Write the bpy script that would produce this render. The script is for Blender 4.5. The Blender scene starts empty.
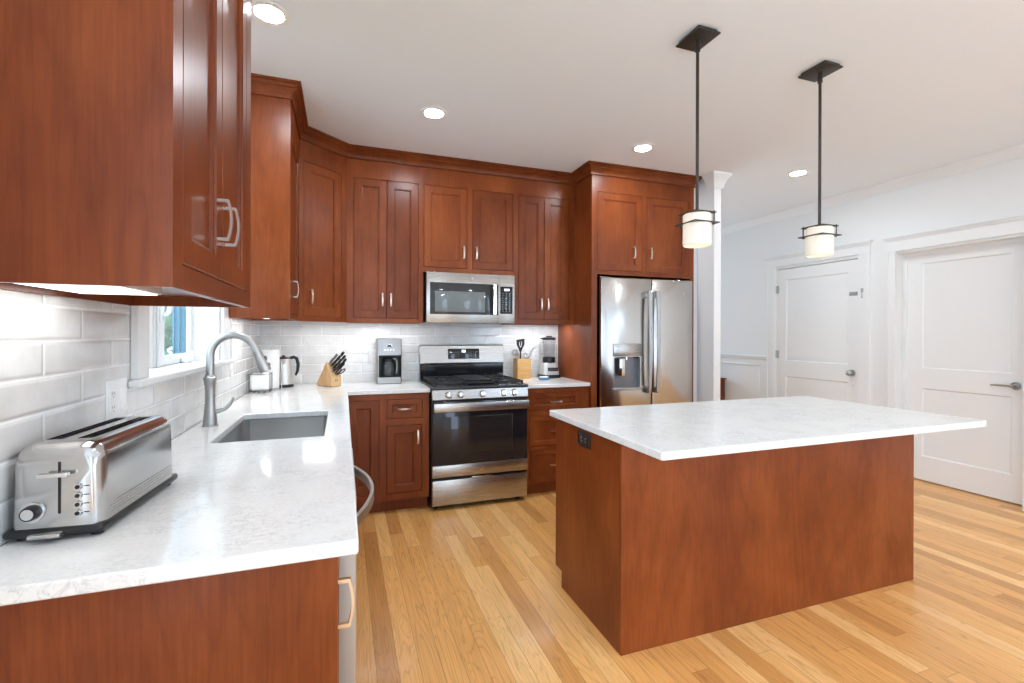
import bpy, bmesh, math, random
from mathutils import Vector, Matrix
random.seed(7)
SC = bpy.context.scene
COL = SC.collection
PI = math.pi

# ------------------------------------------------------------------ camera
F_PX, CY = 472.24, 333.94
YAW, PITCH, ROLL = (math.radians(a) for a in (19.6159, -0.046, 0.1742))
def cam_axes():
    a, p, q = YAW, PITCH, ROLL
    r = Vector((math.cos(a), -math.sin(a), 0)); fw = Vector((math.sin(a), math.cos(a), 0)); u = Vector((0, 0, 1))
    fw, u = fw*math.cos(p) + u*math.sin(p), u*math.cos(p) - fw*math.sin(p)
    r, u = r*math.cos(q) + u*math.sin(q), u*math.cos(q) - r*math.sin(q)
    return r, u, fw
cam_d = bpy.data.cameras.new('camera'); cam = bpy.data.objects.new('camera', cam_d); COL.objects.link(cam)
_r, _u, _f = cam_axes()
_m = Matrix((( _r.x, _u.x, -_f.x, .6228), (_r.y, _u.y, -_f.y, -4.1774), (_r.z, _u.z, -_f.z, 1.3265), (0, 0, 0, 1)))
cam.matrix_world = _m
cam_d.sensor_width = 36; cam_d.lens = F_PX/1024*36
cam_d.shift_y = (CY - 341.5)/1024
cam_d.clip_start = .02; cam_d.clip_end = 200
SC.camera = cam

# ------------------------------------------------------------------ light and exposure
CEIL = 2.76
SC.view_settings.view_transform = 'Standard'
SC.view_settings.look = 'None'
SC.view_settings.gamma = 1
SC.view_settings.use_curve_mapping = False
SC.view_settings.exposure = 0.78
SC.cycles.use_denoising = True
SC.cycles.max_bounces = 10
SC.cycles.diffuse_bounces = 6
SC.cycles.glossy_bounces = 5
SC.cycles.sample_clamp_indirect = 6
SC.cycles.caustics_reflective = False
SC.cycles.caustics_refractive = False
SKY = 4.0
CAN_WATT = 17.0
LED_WATT = 2.0
wd = bpy.data.worlds.new('World'); SC.world = wd; wd.use_nodes = True
bg = wd.node_tree.nodes['Background']; bg.inputs[0].default_value = (.61, .79, 1, 1); bg.inputs[1].default_value = SKY
def area_light(name, loc, rot, sx, sy, watt, col=(1, 1, 1), portal=False, shape='RECTANGLE', spread=PI):
    d = bpy.data.lights.new(name, 'AREA'); d.shape = shape; d.size = sx
    if shape == 'RECTANGLE': d.size_y = sy
    d.energy = watt; d.color = col; d.spread = spread
    if portal: d.cycles.is_portal = True
    o = bpy.data.objects.new(name, d); o.location = loc; o.rotation_euler = rot; COL.objects.link(o)
    return o
# daylight: unseen openings added behind the camera and in the hall, plus sink window
REAR_Y = -7.0
ADDED_REAR_WINS = [(.9, 1.5), (3.6, 4.4)]
ADDED_WIN_Z0, ADDED_WIN_Z1 = .10, 2.60
for a, b in ADDED_REAR_WINS:
    area_light('daylight_portal', ((a+b)/2, REAR_Y-.02, (ADDED_WIN_Z0+ADDED_WIN_Z1)/2), (PI/2, 0, 0), b-a, ADDED_WIN_Z1-ADDED_WIN_Z0, 1, portal=True)
area_light('daylight_portal', (-.02, -5.6, (ADDED_WIN_Z0+ADDED_WIN_Z1)/2), (0, -PI/2, 0), ADDED_WIN_Z1-ADDED_WIN_Z0, 2.4, 1, portal=True)
area_light('daylight_portal', (5.49, -6.4, (ADDED_WIN_Z0+ADDED_WIN_Z1)/2), (0, PI/2, 0), ADDED_WIN_Z1-ADDED_WIN_Z0, 1.0, 1, portal=True)
area_light('daylight_portal', (4.7, 3.82, 1.45), (-PI/2, 0, 0), 1.2, 2.2, 1, portal=True)
area_light('daylight_portal', (-.145, -1.79, 1.6), (0, -PI/2, 0), .95, 1.0, 1, portal=True)

# ------------------------------------------------------------------ materials
def mat(name, col, rough=.5, metal=0.0, spec=.5, coat=0.0, emit=None, es=0.0, trans=0.0, ior=1.45, alpha=1):
    m = bpy.data.materials.new(name); m.use_nodes = True
    b = m.node_tree.nodes['Principled BSDF']
    b.inputs['Base Color'].default_value = (*col, 1); b.inputs['Roughness'].default_value = rough
    b.inputs['Metallic'].default_value = metal; b.inputs['Specular IOR Level'].default_value = spec
    b.inputs['Coat Weight'].default_value = coat; b.inputs['Coat Roughness'].default_value = .12
    b.inputs['IOR'].default_value = ior
    b.inputs['Transmission Weight'].default_value = trans
    if emit: b.inputs['Emission Color'].default_value = (*emit, 1); b.inputs['Emission Strength'].default_value = es
    return m
class NT:
    def __init__(s, m): s.m = m; s.t = m.node_tree; s.b = s.t.nodes['Principled BSDF']
    def n(s, typ, **kw):
        x = s.t.nodes.new(typ)
        for k, v in kw.items(): setattr(x, k, v)
        return x
    def l(s, a, b): s.t.links.new(a, b)
    def coord(s, what='Object'): return s.n('ShaderNodeTexCoord').outputs[what]
    def mapping(s, vec, scale=(1, 1, 1), loc=(0, 0, 0)):
        x = s.n('ShaderNodeMapping'); s.l(vec, x.inputs[0]); x.inputs['Scale'].default_value = scale; x.inputs['Location'].default_value = loc
        return x.outputs[0]
    def math(s, op, a, b=None, c=None):
        x = s.n('ShaderNodeMath', operation=op)
        for i, v in enumerate((a, b, c)):
            if v is None: continue
            if isinstance(v, (int, float)): x.inputs[i].default_value = v
            else: s.l(v, x.inputs[i])
        return x.outputs[0]
    def noise(s, vec, scale, detail=4, rough=.55, dist=0):
        x = s.n('ShaderNodeTexNoise'); s.l(vec, x.inputs['Vector'])
        x.inputs['Scale'].default_value = scale; x.inputs['Detail'].default_value = detail
        x.inputs['Roughness'].default_value = rough; x.inputs['Distortion'].default_value = dist
        return x.outputs[0]
    def ramp(s, fac, stops):
        x = s.n('ShaderNodeValToRGB'); s.l(fac, x.inputs[0]); e = x.color_ramp.elements
        while len(e) < len(stops): e.new(.5)
        for q, (p, c) in zip(e, stops): q.position = p; q.color = (*c, 1) if len(c) == 3 else c
        return x.outputs[0]
    def mix(s, fac, a, b, mode='MIX'):
        x = s.n('ShaderNodeMix', data_type='RGBA', blend_type=mode)
        for i, v in ((0, fac), (6, a), (7, b)):
            if isinstance(v, (int, float)): x.inputs[i].default_value = v
            elif isinstance(v, tuple): x.inputs[i].default_value = (*v, 1)
            else: s.l(v, x.inputs[i])
        return x.outputs[2]
    def bump(s, h, strength, dist=.01):
        x = s.n('ShaderNodeBump'); x.inputs['Strength'].default_value = strength; x.inputs['Distance'].default_value = dist
        s.l(h, x.inputs['Height']); s.l(x.outputs[0], s.b.inputs['Normal'])
    def color(s, c): s.l(c, s.b.inputs['Base Color'])
    def rough(s, c): s.l(c, s.b.inputs['Roughness'])

def wood(name, dark, mid, light, rough=.3, coat=.05, vert=True):
    m = mat(name, mid, rough, coat=coat); t = NT(m)
    oi = t.n('ShaderNodeObjectInfo').outputs['Random']
    v = t.coord()
    cmb = t.n('ShaderNodeCombineXYZ'); r7 = t.math('MULTIPLY', oi, 37.0)
    for i in range(3): t.l(r7, cmb.inputs[i])
    add = t.n('ShaderNodeVectorMath', operation='ADD'); t.l(v, add.inputs[0]); t.l(cmb.outputs[0], add.inputs[1])
    q = lambda k: t.mapping(add.outputs[0], (1, 1, k) if vert else (k, 1, 1))
    big = t.noise(q(.16), 3.2, 3, .55, .8)
    rings = t.math('ABSOLUTE', t.math('SINE', t.math('MULTIPLY', big, 42.0)))
    fine = t.noise(q(.035), 150, 3, .65)
    blot = t.noise(q(.5), 4.0, 4, .6)
    c = t.ramp(blot, [(.30, dark), (.5, mid), (.70, light)])
    g = t.ramp(rings, [(0, (.89, .87, .86)), (.35, (.97, .965, .96)), (1, (1.03, 1.03, 1.03))])
    k = t.ramp(fine, [(.35, (.86, .84, .83)), (.62, (1.04, 1.04, 1.04))])
    tone = t.ramp(oi, [(0, (.86, .84, .84)), (.6, (1.02, 1.02, 1.0)), (1, (1.16, 1.20, 1.15))])
    c = t.mix(1.0, c, tone, 'MULTIPLY')
    t.color(t.mix(1.0, t.mix(1.0, c, g, 'MULTIPLY'), k, 'MULTIPLY'))
    t.b.inputs['Coat Roughness'].default_value = .22; t.b.inputs['Specular IOR Level'].default_value = .27
    t.bump(fine, .05, .002)
    return m
M = {}
M['cherry'] = wood('cherry', (.155, .032, .0075), (.205, .047, .0105), (.255, .065, .016))
M['cherry_dark'] = wood('cherry_dark', (.10, .030, .012), (.14, .042, .016), (.18, .055, .022))
M['maple'] = wood('maple', (.55, .34, .17), (.66, .43, .23), (.74, .52, .30), .45, 0)
M['bamboo'] = wood('bamboo', (.50, .27, .10), (.60, .34, .13), (.68, .42, .18), .45, 0, vert=False)
M['white_paint'] = mat('white_paint', (.80, .80, .79), .35)
M['wall_paint'] = mat('wall_paint', (.79, .79, .78), .6)
M['ceiling_paint'] = mat('ceiling_paint', (.82, .86, .90), .8)
M['white_plastic'] = mat('white_plastic', (.85, .85, .84), .3)
M['black'] = mat('black', (.012, .012, .013), .35)
M['black_gloss'] = mat('black_gloss', (.010, .011, .014), .06, spec=.6)
M['oven_glass'] = mat('oven_glass', (.012, .012, .016), .05, spec=.5)
M['oven_window'] = mat('oven_window', (.022, .018, .018), .05, spec=.45)
M['micro_glass'] = mat('micro_glass', (.035, .038, .040), .05, spec=.5)
M['micro_window'] = mat('micro_window', (.16, .18, .18), .06, spec=.5)
M['iron'] = mat('iron', (.02, .02, .021), .55)
M['enamel'] = mat('enamel', (.035, .037, .042), .22)
M['bronze'] = mat('bronze', (.055, .045, .038), .42, .6)
M['nickel'] = mat('nickel', (.72, .62, .54), .28, 1)
M['satin'] = mat('satin', (.46, .455, .44), .36, 1)
M['chrome'] = mat('chrome', (.68, .68, .68), .12, 1)
M['dark_steel'] = mat('dark_steel', (.18, .18, .19), .35, 1)
def thin_glass():
    m = mat('glass', (1, 1, 1), .02); t = NT(m)
    tr = t.n('ShaderNodeBsdfTransparent'); tr.inputs[0].default_value = (.95, .96, .96, 1)
    gl = t.n('ShaderNodeBsdfGlossy'); gl.inputs['Roughness'].default_value = .02
    lw = t.n('ShaderNodeLayerWeight'); lw.inputs['Blend'].default_value = .5
    fr_ = t.math('MULTIPLY_ADD', t.math('POWER', lw.outputs['Facing'], 4.0), .35, .03)
    mx = t.n('ShaderNodeMixShader'); t.l(fr_, mx.inputs[0]); t.l(tr.outputs[0], mx.inputs[1]); t.l(gl.outputs[0], mx.inputs[2])
    t.l(mx.outputs[0], t.t.nodes['Material Output'].inputs[0])
    return m
M['glass'] = thin_glass()
M['opal'] = mat('opal', (.55, .53, .48), .3, emit=(1.0, .84, .62), es=.24)
M['bulb'] = mat('bulb', (1, .9, .7), .3, emit=(1.0, .80, .5), es=3.0)
M['lens'] = mat('lens', (1, 1, 1), .5, emit=(.86, .94, 1), es=CAN_WATT*11)
M['led'] = mat('led', (1, 1, 1), .5, emit=(.92, .97, 1), es=1.2)
M['display'] = mat('display', (.1, .1, .1), .2, emit=(.75, .88, 1), es=1.3)
M['key_print'] = mat('key_print', (.55, .57, .58), .4)
M['blue_sponge'] = mat('blue_sponge', (.03, .10, .22), .8)
M['paper'] = mat('paper', (.86, .86, .85), .9)
M['cork'] = mat('cork', (.12, .1, .08), .8)
M['blue_siding'] = mat('blue_siding', (.008, .12, .19), .6)
M['leaf'] = mat('leaf', (.10, .24, .05), .6)
M['bark'] = mat('bark', (.14, .10, .07), .9)
M['lawn'] = mat('lawn', (.13, .24, .07), .95)
M['brown_outlet'] = mat('brown_outlet', (.030, .020, .016), .35)

def stainless(name, col, rough, axis):
    m = mat(name, col, rough, 1.0); t = NT(m)
    sc = {'x': (.6, 60, 60), 'z': (60, 60, .6), 'y': (60, .6, 60)}[axis]
    f = t.noise(t.mapping(t.coord(), sc), 6, 3, .6)
    t.rough(t.math('ADD', t.math('MULTIPLY', f, .10), rough-.05))
    t.bump(f, .012, .002)
    return m
M['steel_v'] = stainless('steel_v', (.43, .415, .395), .28, 'z')
M['steel_h'] = stainless('steel_h', (.45, .43, .405), .28, 'x')
M['steel_sink'] = stainless('steel_sink', (.46, .455, .44), .36, 'x')
M['toaster_steel'] = mat('toaster_steel', (.52, .515, .505), .17, 1)
M['kettle_steel'] = mat('kettle_steel', (.72, .71, .69), .42, .85)
M['coffee_steel'] = stainless('coffee_steel', (.34, .33, .315), .30, 'z')
M['painted_steel'] = mat('painted_steel', (.50, .49, .47), .42, .45)
M['silver'] = mat('silver', (.55, .55, .54), .35, .25)
# wavy fridge doors: the sheet metal bends reflections a little
def fridge_steel():
    m = stainless('fridge_steel', (.50, .485, .465), .17, 'z'); t = NT(m)
    w = t.noise(t.mapping(t.coord(), (1, 1, .45)), 5.5, 1, .4)
    t.bump(w, .10, .05)
    return m
M['fridge_steel'] = fridge_steel()

def quartz():
    m = mat('quartz', (.8, .8, .78), .12); t = NT(m)
    v = t.coord()
    a = t.noise(v, 6, 5, .6, .6)
    b = t.noise(t.mapping(v, (1, 1.6, 1)), 26, 6, .65, 1.2)
    c = t.noise(v, 110, 2, .5)
    vein = t.ramp(b, [(.46, (1, 1, 1)), (.50, (.76, .77, .77)), (.54, (1, 1, 1))])
    patch = t.ramp(a, [(.42, (0, 0, 0)), (.58, (1, 1, 1))])
    base = t.ramp(c, [(.3, (.745, .745, .725)), (.7, (.80, .80, .785))])
    t.color(t.mix(patch, base, t.mix(1.0, base, vein, 'MULTIPLY')))
    return m
M['quartz'] = quartz()

def tiles(name, axis, pitch, off):
    """glossy pale grey 3 x 12 in wall tiles in a running bond, bevelled edges, uneven glaze"""
    m = mat(name, (.7, .7, .69), .12, spec=.5); t = NT(m)
    sep = t.n('ShaderNodeSeparateXYZ'); t.l(t.coord(), sep.inputs[0])
    cmb = t.n('ShaderNodeCombineXYZ')
    t.l(t.math('ADD', sep.outputs['XY'.index(axis)], off), cmb.inputs[0])
    t.l(t.math('ADD', sep.outputs[2], -.914 + .0785*20), cmb.inputs[1])
    def brick(mortar, smooth):
        b = t.n('ShaderNodeTexBrick'); t.l(cmb.outputs[0], b.inputs['Vector'])
        b.offset = .5; b.offset_frequency = 2; b.squash = 1
        b.inputs['Scale'].default_value = 1; b.inputs['Mortar Size'].default_value = mortar
        b.inputs['Mortar Smooth'].default_value = smooth; b.inputs['Bias'].default_value = 0
        b.inputs['Brick Width'].default_value = pitch; b.inputs['Row Height'].default_value = .0785
        b.inputs['Color1'].default_value = (.70, .70, .69, 1); b.inputs['Color2'].default_value = (.78, .78, .77, 1)
        b.inputs['Mortar'].default_value = (.86, .86, .85, 1)
        return b
    b1 = brick(.0032, .1); b2 = brick(.011, 1.0)
    mott = t.ramp(t.noise(t.coord(), 9, 4, .6), [(.35, (.90, .90, .895)), (.65, (1.05, 1.05, 1.05))])
    t.color(t.mix(1.0, b1.outputs['Color'], mott, 'MULTIPLY'))
    t.rough(t.math('ADD', t.math('MULTIPLY', b1.outputs['Fac'], .6), .08))
    wav = t.noise(t.coord(), 14, 2, .5)
    h = t.math('ADD', t.math('MULTIPLY', b2.outputs['Fac'], -1.0), t.math('MULTIPLY', wav, .35))
    t.bump(h, .5, .004)
    return m
M['tile_left'] = tiles('tile_left', 'Y', .325, 2.85 + .325*20.5)
M['tile_back'] = tiles('tile_back', 'X', .309, -.304 + .309*20.5)

def oak_floor():
    m = mat('oak_floor', (.6, .36, .17), .30, coat=.12); t = NT(m)
    W, L = .083, 1.55
    sep = t.n('ShaderNodeSeparateXYZ'); t.l(t.coord(), sep.inputs[0])
    x, y = sep.outputs[0], sep.outputs[1]
    rx = t.math('DIVIDE', x, W); row = t.math('FLOOR', rx)
    wn = t.n('ShaderNodeTexWhiteNoise', noise_dimensions='1D'); t.l(row, wn.inputs['W'])
    ry = t.math('ADD', t.math('DIVIDE', y, L), t.math('MULTIPLY', wn.outputs[0], 7.0)); seg = t.math('FLOOR', ry)
    c2 = t.n('ShaderNodeCombineXYZ'); t.l(row, c2.inputs[0]); t.l(seg, c2.inputs[1])
    wn2 = t.n('ShaderNodeTexWhiteNoise', noise_dimensions='2D'); t.l(c2.outputs[0], wn2.inputs['Vector'])
    rnd = wn2.outputs[0]
    # grain, shifted per board
    sh = t.n('ShaderNodeCombineXYZ'); t.l(t.math('MULTIPLY', rnd, 31.0), sh.inputs[0]); t.l(t.math('MULTIPLY', rnd, 17.0), sh.inputs[1])
    ad = t.n('ShaderNodeVectorMath', operation='ADD'); t.l(t.coord(), ad.inputs[0]); t.l(sh.outputs[0], ad.inputs[1])
    cat_ = t.noise(t.mapping(ad.outputs[0], (1, .085, 1)), 9, 2, .5, 1.2)
    wave = t.math('ABSOLUTE', t.math('SINE', t.math('MULTIPLY', cat_, 46.0)))
    fine = t.noise(t.mapping(ad.outputs[0], (1, .014, 1)), 190, 2, .55)
    base = t.ramp(rnd, [(0, (.60, .275, .080)), (.25, (.76, .385, .122)), (.75, (.84, .445, .148)), (1, (.92, .57, .24))])
    g = t.ramp(wave, [(0, (.80, .74, .66)), (.30, (.97, .96, .94)), (1, (1.03, 1.03, 1.03))])
    g2 = t.ramp(fine, [(.35, (.88, .85, .80)), (.60, (1.03, 1.03, 1.02))])
    c = t.mix(1.0, t.mix(1.0, base, g, 'MULTIPLY'), g2, 'MULTIPLY')
    fx = t.math('FRACT', rx); fy = t.math('FRACT', ry)
    ex = t.math('MINIMUM', fx, t.math('SUBTRACT', 1.0, fx)); ey = t.math('MULTIPLY', t.math('MINIMUM', fy, t.math('SUBTRACT', 1.0, fy)), L/W)
    e = t.math('MINIMUM', ex, ey)
    seam = t.math('LESS_THAN', e, .013)
    t.color(t.mix(t.math('MULTIPLY', seam, .62), c, (.20, .09, .035)))
    t.rough(t.math('ADD', t.math('MULTIPLY', fine, .10), .26))
    t.bump(t.math('ADD', t.math('MULTIPLY', seam, -1.0), t.math('MULTIPLY', fine, .15)), .12, .002)
    return m
M['oak_floor'] = oak_floor()

def perforated():
    m = mat('foliage', (.10, .25, .05), .6); t = NT(m)
    f = t.noise(t.coord(), 3.0, 3, .6)
    t.color(t.ramp(f, [(.3, (.02, .06, .015)), (.6, (.06, .14, .04)), (.8, (.14, .24, .10))]))
    return m
M['foliage'] = perforated()

# ------------------------------------------------------------------ mesh helpers
class MB:
    def __init__(s): s.bm = bmesh.new()
    def _mark(s, faces, m):
        for f in faces: f.material_index = m
    def box(s, x0, x1, y0, y1, z0, z1, bev=0, m=0, seg=2, which=None):
        if x1 < x0: x0, x1 = x1, x0
        if y1 < y0: y0, y1 = y1, y0
        if z1 < z0: z0, z1 = z1, z0
        r = bmesh.ops.create_cube(s.bm, size=1)
        vs = r['verts']
        for v in vs:
            v.co = Vector(((x0+x1)/2 + v.co.x*(x1-x0), (y0+y1)/2 + v.co.y*(y1-y0), (z0+z1)/2 + v.co.z*(z1-z0)))
        faces = set(f for v in vs for f in v.link_faces)
        s._mark(faces, m)
        if bev:
            es = list(set(e for v in vs for e in v.link_edges))
            if which: es = [e for e in es if which(e.verts[0].co, e.verts[1].co)]
            bmesh.ops.bevel(s.bm, geom=es, offset=bev, segments=seg, affect='EDGES', profile=.5, clamp_overlap=True, material=m)
        return s
    def ring(s, pts):
        return [s.bm.verts.new(p) for p in pts]
    def skin(s, rings, m=0, cap0=True, cap1=True, closed=True):
        fs = []
        for a, b in zip(rings, rings[1:]):
            n = len(a)
            for i in range(n if closed else n-1):
                j = (i+1) % n
                fs.append(s.bm.faces.new((a[i], a[j], b[j], b[i])))
        if cap0: fs.append(s.bm.faces.new(list(reversed(rings[0]))))
        if cap1: fs.append(s.bm.faces.new(rings[-1]))
        s._mark(fs, m)
        return s
    def cyl(s, p0, p1, r0, r1=None, seg=24, m=0, cap=True):
        r1 = r0 if r1 is None else r1
        p0, p1 = Vector(p0), Vector(p1); d = (p1-p0).normalized()
        u = d.orthogonal().normalized(); v = d.cross(u)
        rs = [s.ring([p + (u*math.cos(2*PI*i/seg) + v*math.sin(2*PI*i/seg))*r for i in range(seg)]) for p, r in ((p0, r0), (p1, r1))]
        return s.skin(rs, m, cap, cap)
    def tube(s, pts, r, seg=12, m=0, cap=True):
        pts = [Vector(p) for p in pts]; n = len(pts)
        rr = r if isinstance(r, (list, tuple)) else [r]*n
        u = None; rs = []
        for i, p in enumerate(pts):
            t = (pts[min(i+1, n-1)] - pts[max(i-1, 0)]).normalized()
            u = t.orthogonal().normalized() if u is None else (u - t*u.dot(t)).normalized()
            v = t.cross(u)
            rs.append(s.ring([p + (u*math.cos(2*PI*k/seg) + v*math.sin(2*PI*k/seg))*rr[i] for k in range(seg)]))
        return s.skin(rs, m, cap, cap)
    def sweep(s, pts, w, h, ref, m=0):
        """rectangular bar: h along ref, w across it"""
        pts = [Vector(p) for p in pts]; ref = Vector(ref).normalized(); n = len(pts); rs = []
        for i, p in enumerate(pts):
            t = (pts[min(i+1, n-1)] - pts[max(i-1, 0)]).normalized()
            a = t.cross(ref).normalized()
            rs.append(s.ring([p + a*w/2 + ref*h/2, p - a*w/2 + ref*h/2, p - a*w/2 - ref*h/2, p + a*w/2 - ref*h/2]))
        return s.skin(rs, m)
    def lathe(s, cx, cy, prof, seg=32, m=0, cap=True):
        rs = [s.ring([(cx + r*math.cos(2*PI*i/seg), cy + r*math.sin(2*PI*i/seg), z) for i in range(seg)]) for r, z in prof]
        return s.skin(rs, m, cap, cap)
    def prism(s, poly, axis, a0, a1, m=0):
        def P(p, a):
            return {'x': (a, p[0], p[1]), 'y': (p[0], a, p[1]), 'z': (p[0], p[1], a)}[axis]
        return s.skin([s.ring([P(p, a0) for p in poly]), s.ring([P(p, a1) for p in poly])], m)
    def cells(s, xs, ys, filled, z0, z1, m=0):
        """slab from plan cells with shared vertices and clean outer sides"""
        V = {}
        def v(i, j, k):
            if (i, j, k) not in V: V[i, j, k] = s.bm.verts.new((xs[i], ys[j], (z0, z1)[k]))
            return V[i, j, k]
        ok = lambda i, j: 0 <= i < len(xs)-1 and 0 <= j < len(ys)-1 and filled((xs[i]+xs[i+1])/2, (ys[j]+ys[j+1])/2)
        fs = []
        for i in range(len(xs)-1):
            for j in range(len(ys)-1):
                if not ok(i, j): continue
                fs.append(s.bm.faces.new((v(i, j, 1), v(i+1, j, 1), v(i+1, j+1, 1), v(i, j+1, 1))))
                fs.append(s.bm.faces.new((v(i, j, 0), v(i, j+1, 0), v(i+1, j+1, 0), v(i+1, j, 0))))
                for (di, dj, a, b) in ((-1, 0, (i, j+1), (i, j)), (1, 0, (i+1, j), (i+1, j+1)), (0, -1, (i, j), (i+1, j)), (0, 1, (i+1, j+1), (i, j+1))):
                    if not ok(i+di, j+dj):
                        fs.append(s.bm.faces.new((v(*a, 0), v(*b, 0), v(*b, 1), v(*a, 1))))
        s._mark(fs, m)
        return s
    def dome(s, c, r, m=0, sub=2, sz=1):
        g = bmesh.ops.create_icosphere(s.bm, subdivisions=sub, radius=r)
        for q in g['verts']: q.co = Vector((q.co.x, q.co.y, q.co.z*sz)) + Vector(c)
        s._mark(set(f for q in g['verts'] for f in q.link_faces), m)
        return s
    def xf(s, mtx, start=0):
        s.bm.verts.ensure_lookup_table()
        for v in s.bm.verts[start:]: v.co = mtx @ v.co
        return s
    def n(s): s.bm.verts.ensure_lookup_table(); return len(s.bm.verts)

ORG = {}
def org_of(o):
    while o is not None:
        if o.name in ORG: return ORG[o.name]
        o = o.parent
    return Vector((0, 0, 0))
def build(name, mb, mats, parent=None, loc=None, bevel=0, smooth=40, rot=None):
    """mesh authored in the frame of its thing (world for unrotated things); origin moved to the thing's base"""
    me = bpy.data.meshes.new(name)
    o = bpy.data.objects.new(name, me); COL.objects.link(o)
    org = Vector((0, 0, 0))
    if parent is not None:
        o.parent = parent; org = org_of(parent)
    elif loc is not None:
        org = Vector(loc); o.location = org; ORG[o.name] = org
    if org.length:
        bmesh.ops.translate(mb.bm, vec=-org, verts=mb.bm.verts)
    bmesh.ops.recalc_face_normals(mb.bm, faces=mb.bm.faces)
    mb.bm.to_mesh(me); mb.bm.free()
    for m in (mats if isinstance(mats, (list, tuple)) else [mats]): me.materials.append(M[m])
    for p in me.polygons: p.use_smooth = True
    me.set_sharp_from_angle(angle=math.radians(smooth))
    if bevel:
        b = o.modifiers.new('bevel', 'BEVEL'); b.width = bevel; b.segments = 2; b.limit_method = 'ANGLE'; b.angle_limit = math.radians(50)
    return o
def cut(o, mb):
    """boolean difference, applied; cutter is in the same frame as o was authored"""
    org = ORG.get(o.name) or org_of(o.parent)
    bmesh.ops.translate(mb.bm, vec=-Vector(org), verts=mb.bm.verts)
    bmesh.ops.recalc_face_normals(mb.bm, faces=mb.bm.faces)
    cm = bpy.data.meshes.new('cutter'); mb.bm.to_mesh(cm); mb.bm.free()
    for m in o.data.materials: cm.materials.append(m)
    a = bpy.data.objects.new('tmp_a', o.data); b = bpy.data.objects.new('tmp_b', cm)
    COL.objects.link(a); COL.objects.link(b)
    md = a.modifiers.new('b', 'BOOLEAN'); md.object = b; md.operation = 'DIFFERENCE'; md.solver = 'EXACT'
    bpy.context.view_layer.update()
    new = bpy.data.meshes.new_from_object(a.evaluated_get(bpy.context.evaluated_depsgraph_get()))
    new.name = o.data.name
    old = o.data; o.data = new
    bpy.data.objects.remove(a); bpy.data.objects.remove(b); bpy.data.meshes.remove(cm); bpy.data.meshes.remove(old)
    for p in new.polygons: p.use_smooth = True
    new.set_sharp_from_angle(angle=math.radians(40))
    return o
def tag(o, label, cat, group=None):
    o['label'] = label; o['category'] = cat
    if group: o['group'] = group
    return o
def root(name, label=None, cat=None, loc=(0, 0, 0), rotz=0, group=None, local=None, structure=False):
    o = bpy.data.objects.new(name, None); COL.objects.link(o); o.empty_display_size = .1
    o.location = loc; o.rotation_euler = (0, 0, rotz)
    ORG[o.name] = Vector(loc) if local is None else Vector(local)
    if structure: o['kind'] = 'structure'
    else: tag(o, label, cat, group)
    return o
def struct(name, mb, mats, **kw):
    o = build(name, mb, mats, **kw)
    if o.parent is None: o['kind'] = 'structure'
    return o
def copy_tree(o, parent=None):
    c = o.copy(); COL.objects.link(c)
    if parent is not None: c.parent = parent
    for ch in list(o.children): copy_tree(ch, c)
    return c
def text_mesh(name, body, size, m, parent, mtx, extrude=.0006):
    cu = bpy.data.curves.new(name, 'FONT'); cu.body = body; cu.size = size; cu.extrude = extrude
    cu.align_x = 'CENTER'; cu.align_y = 'CENTER'
    t = bpy.data.objects.new('tmp_text', cu); COL.objects.link(t)
    bpy.context.view_layer.update()
    me = bpy.data.meshes.new_from_object(t.evaluated_get(bpy.context.evaluated_depsgraph_get()))
    bpy.data.objects.remove(t); bpy.data.curves.remove(cu)
    o = bpy.data.objects.new(name, me); me.name = name; COL.objects.link(o); me.materials.clear(); me.materials.append(M[m])
    me.transform(Matrix.Translation(-org_of(parent)) @ mtx); o.parent = parent
    return o
FRONT = Matrix.Rotation(PI/2, 4, 'X')      # text plane facing -y

# ------------------------------------------------------------------ room shell
XR = 5.47
mb = MB(); mb.box(-.2, XR+.3, REAR_Y-.2, 4.0, -.08, 0); struct('floor', mb, 'oak_floor')
mb = MB(); mb.box(-.2, XR+.3, REAR_Y-.2, 4.0, CEIL, CEIL+.1); struct('ceiling', mb, 'ceiling_paint')
# left wall: window opening over the sink and an unseen one added behind the camera for light
WY0, WY1, WZ0, WZ1 = -2.31, -1.28, 1.155, 2.10
TL = .008
mb = MB()
ys = [REAR_Y-.2, -6.8, -4.4, WY0, WY1, 4.0]; zs = [0, ADDED_WIN_Z0, WZ0, WZ1, ADDED_WIN_Z1, CEIL]
for i in range(5):
    for k in range(5):
        y, z = (ys[i]+ys[i+1])/2, (zs[k]+zs[k+1])/2
        if WY0 < y < WY1 and WZ0 < z < WZ1: continue
        if -6.8 < y < -4.4 and ADDED_WIN_Z0 < z < ADDED_WIN_Z1: continue
        mb.box(-.14, -TL, ys[i], ys[i+1], zs[k], zs[k+1])
wl = struct('wall_left', mb, 'wall_paint')
mb = MB()
mb.box(-TL, 0, -3.187, -2.405, .914, 1.46); mb.box(-TL, 0, -2.405, -1.16, .914, WZ0+.005); mb.box(-TL, 0, -1.16, 0, .914, 1.46)
struct('backsplash', mb, 'tile_left', parent=wl)
# back wall of the kitchen and the open hall beyond the wall end
mb = MB(); mb.box(-.2, 3.734, TL, .15, 0, CEIL); wb = struct('wall_back', mb, 'wall_paint')
mb = MB(); mb.box(0, 2.588, 0, TL, .914, 1.46); struct('backsplash', mb, 'tile_back', parent=wb)
mb = MB()
for q in ((3.813, 4.1, 0, CEIL), (5.3, XR+.3, 0, CEIL), (4.1, 5.3, 0, .35), (4.1, 5.3, 2.55, CEIL)): mb.box(q[0], q[1], 3.8, 4.0, q[2], q[3])  # unseen window opening, added to brighten the hall and right wall
struct('wall_hall', mb, 'wall_paint')
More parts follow.
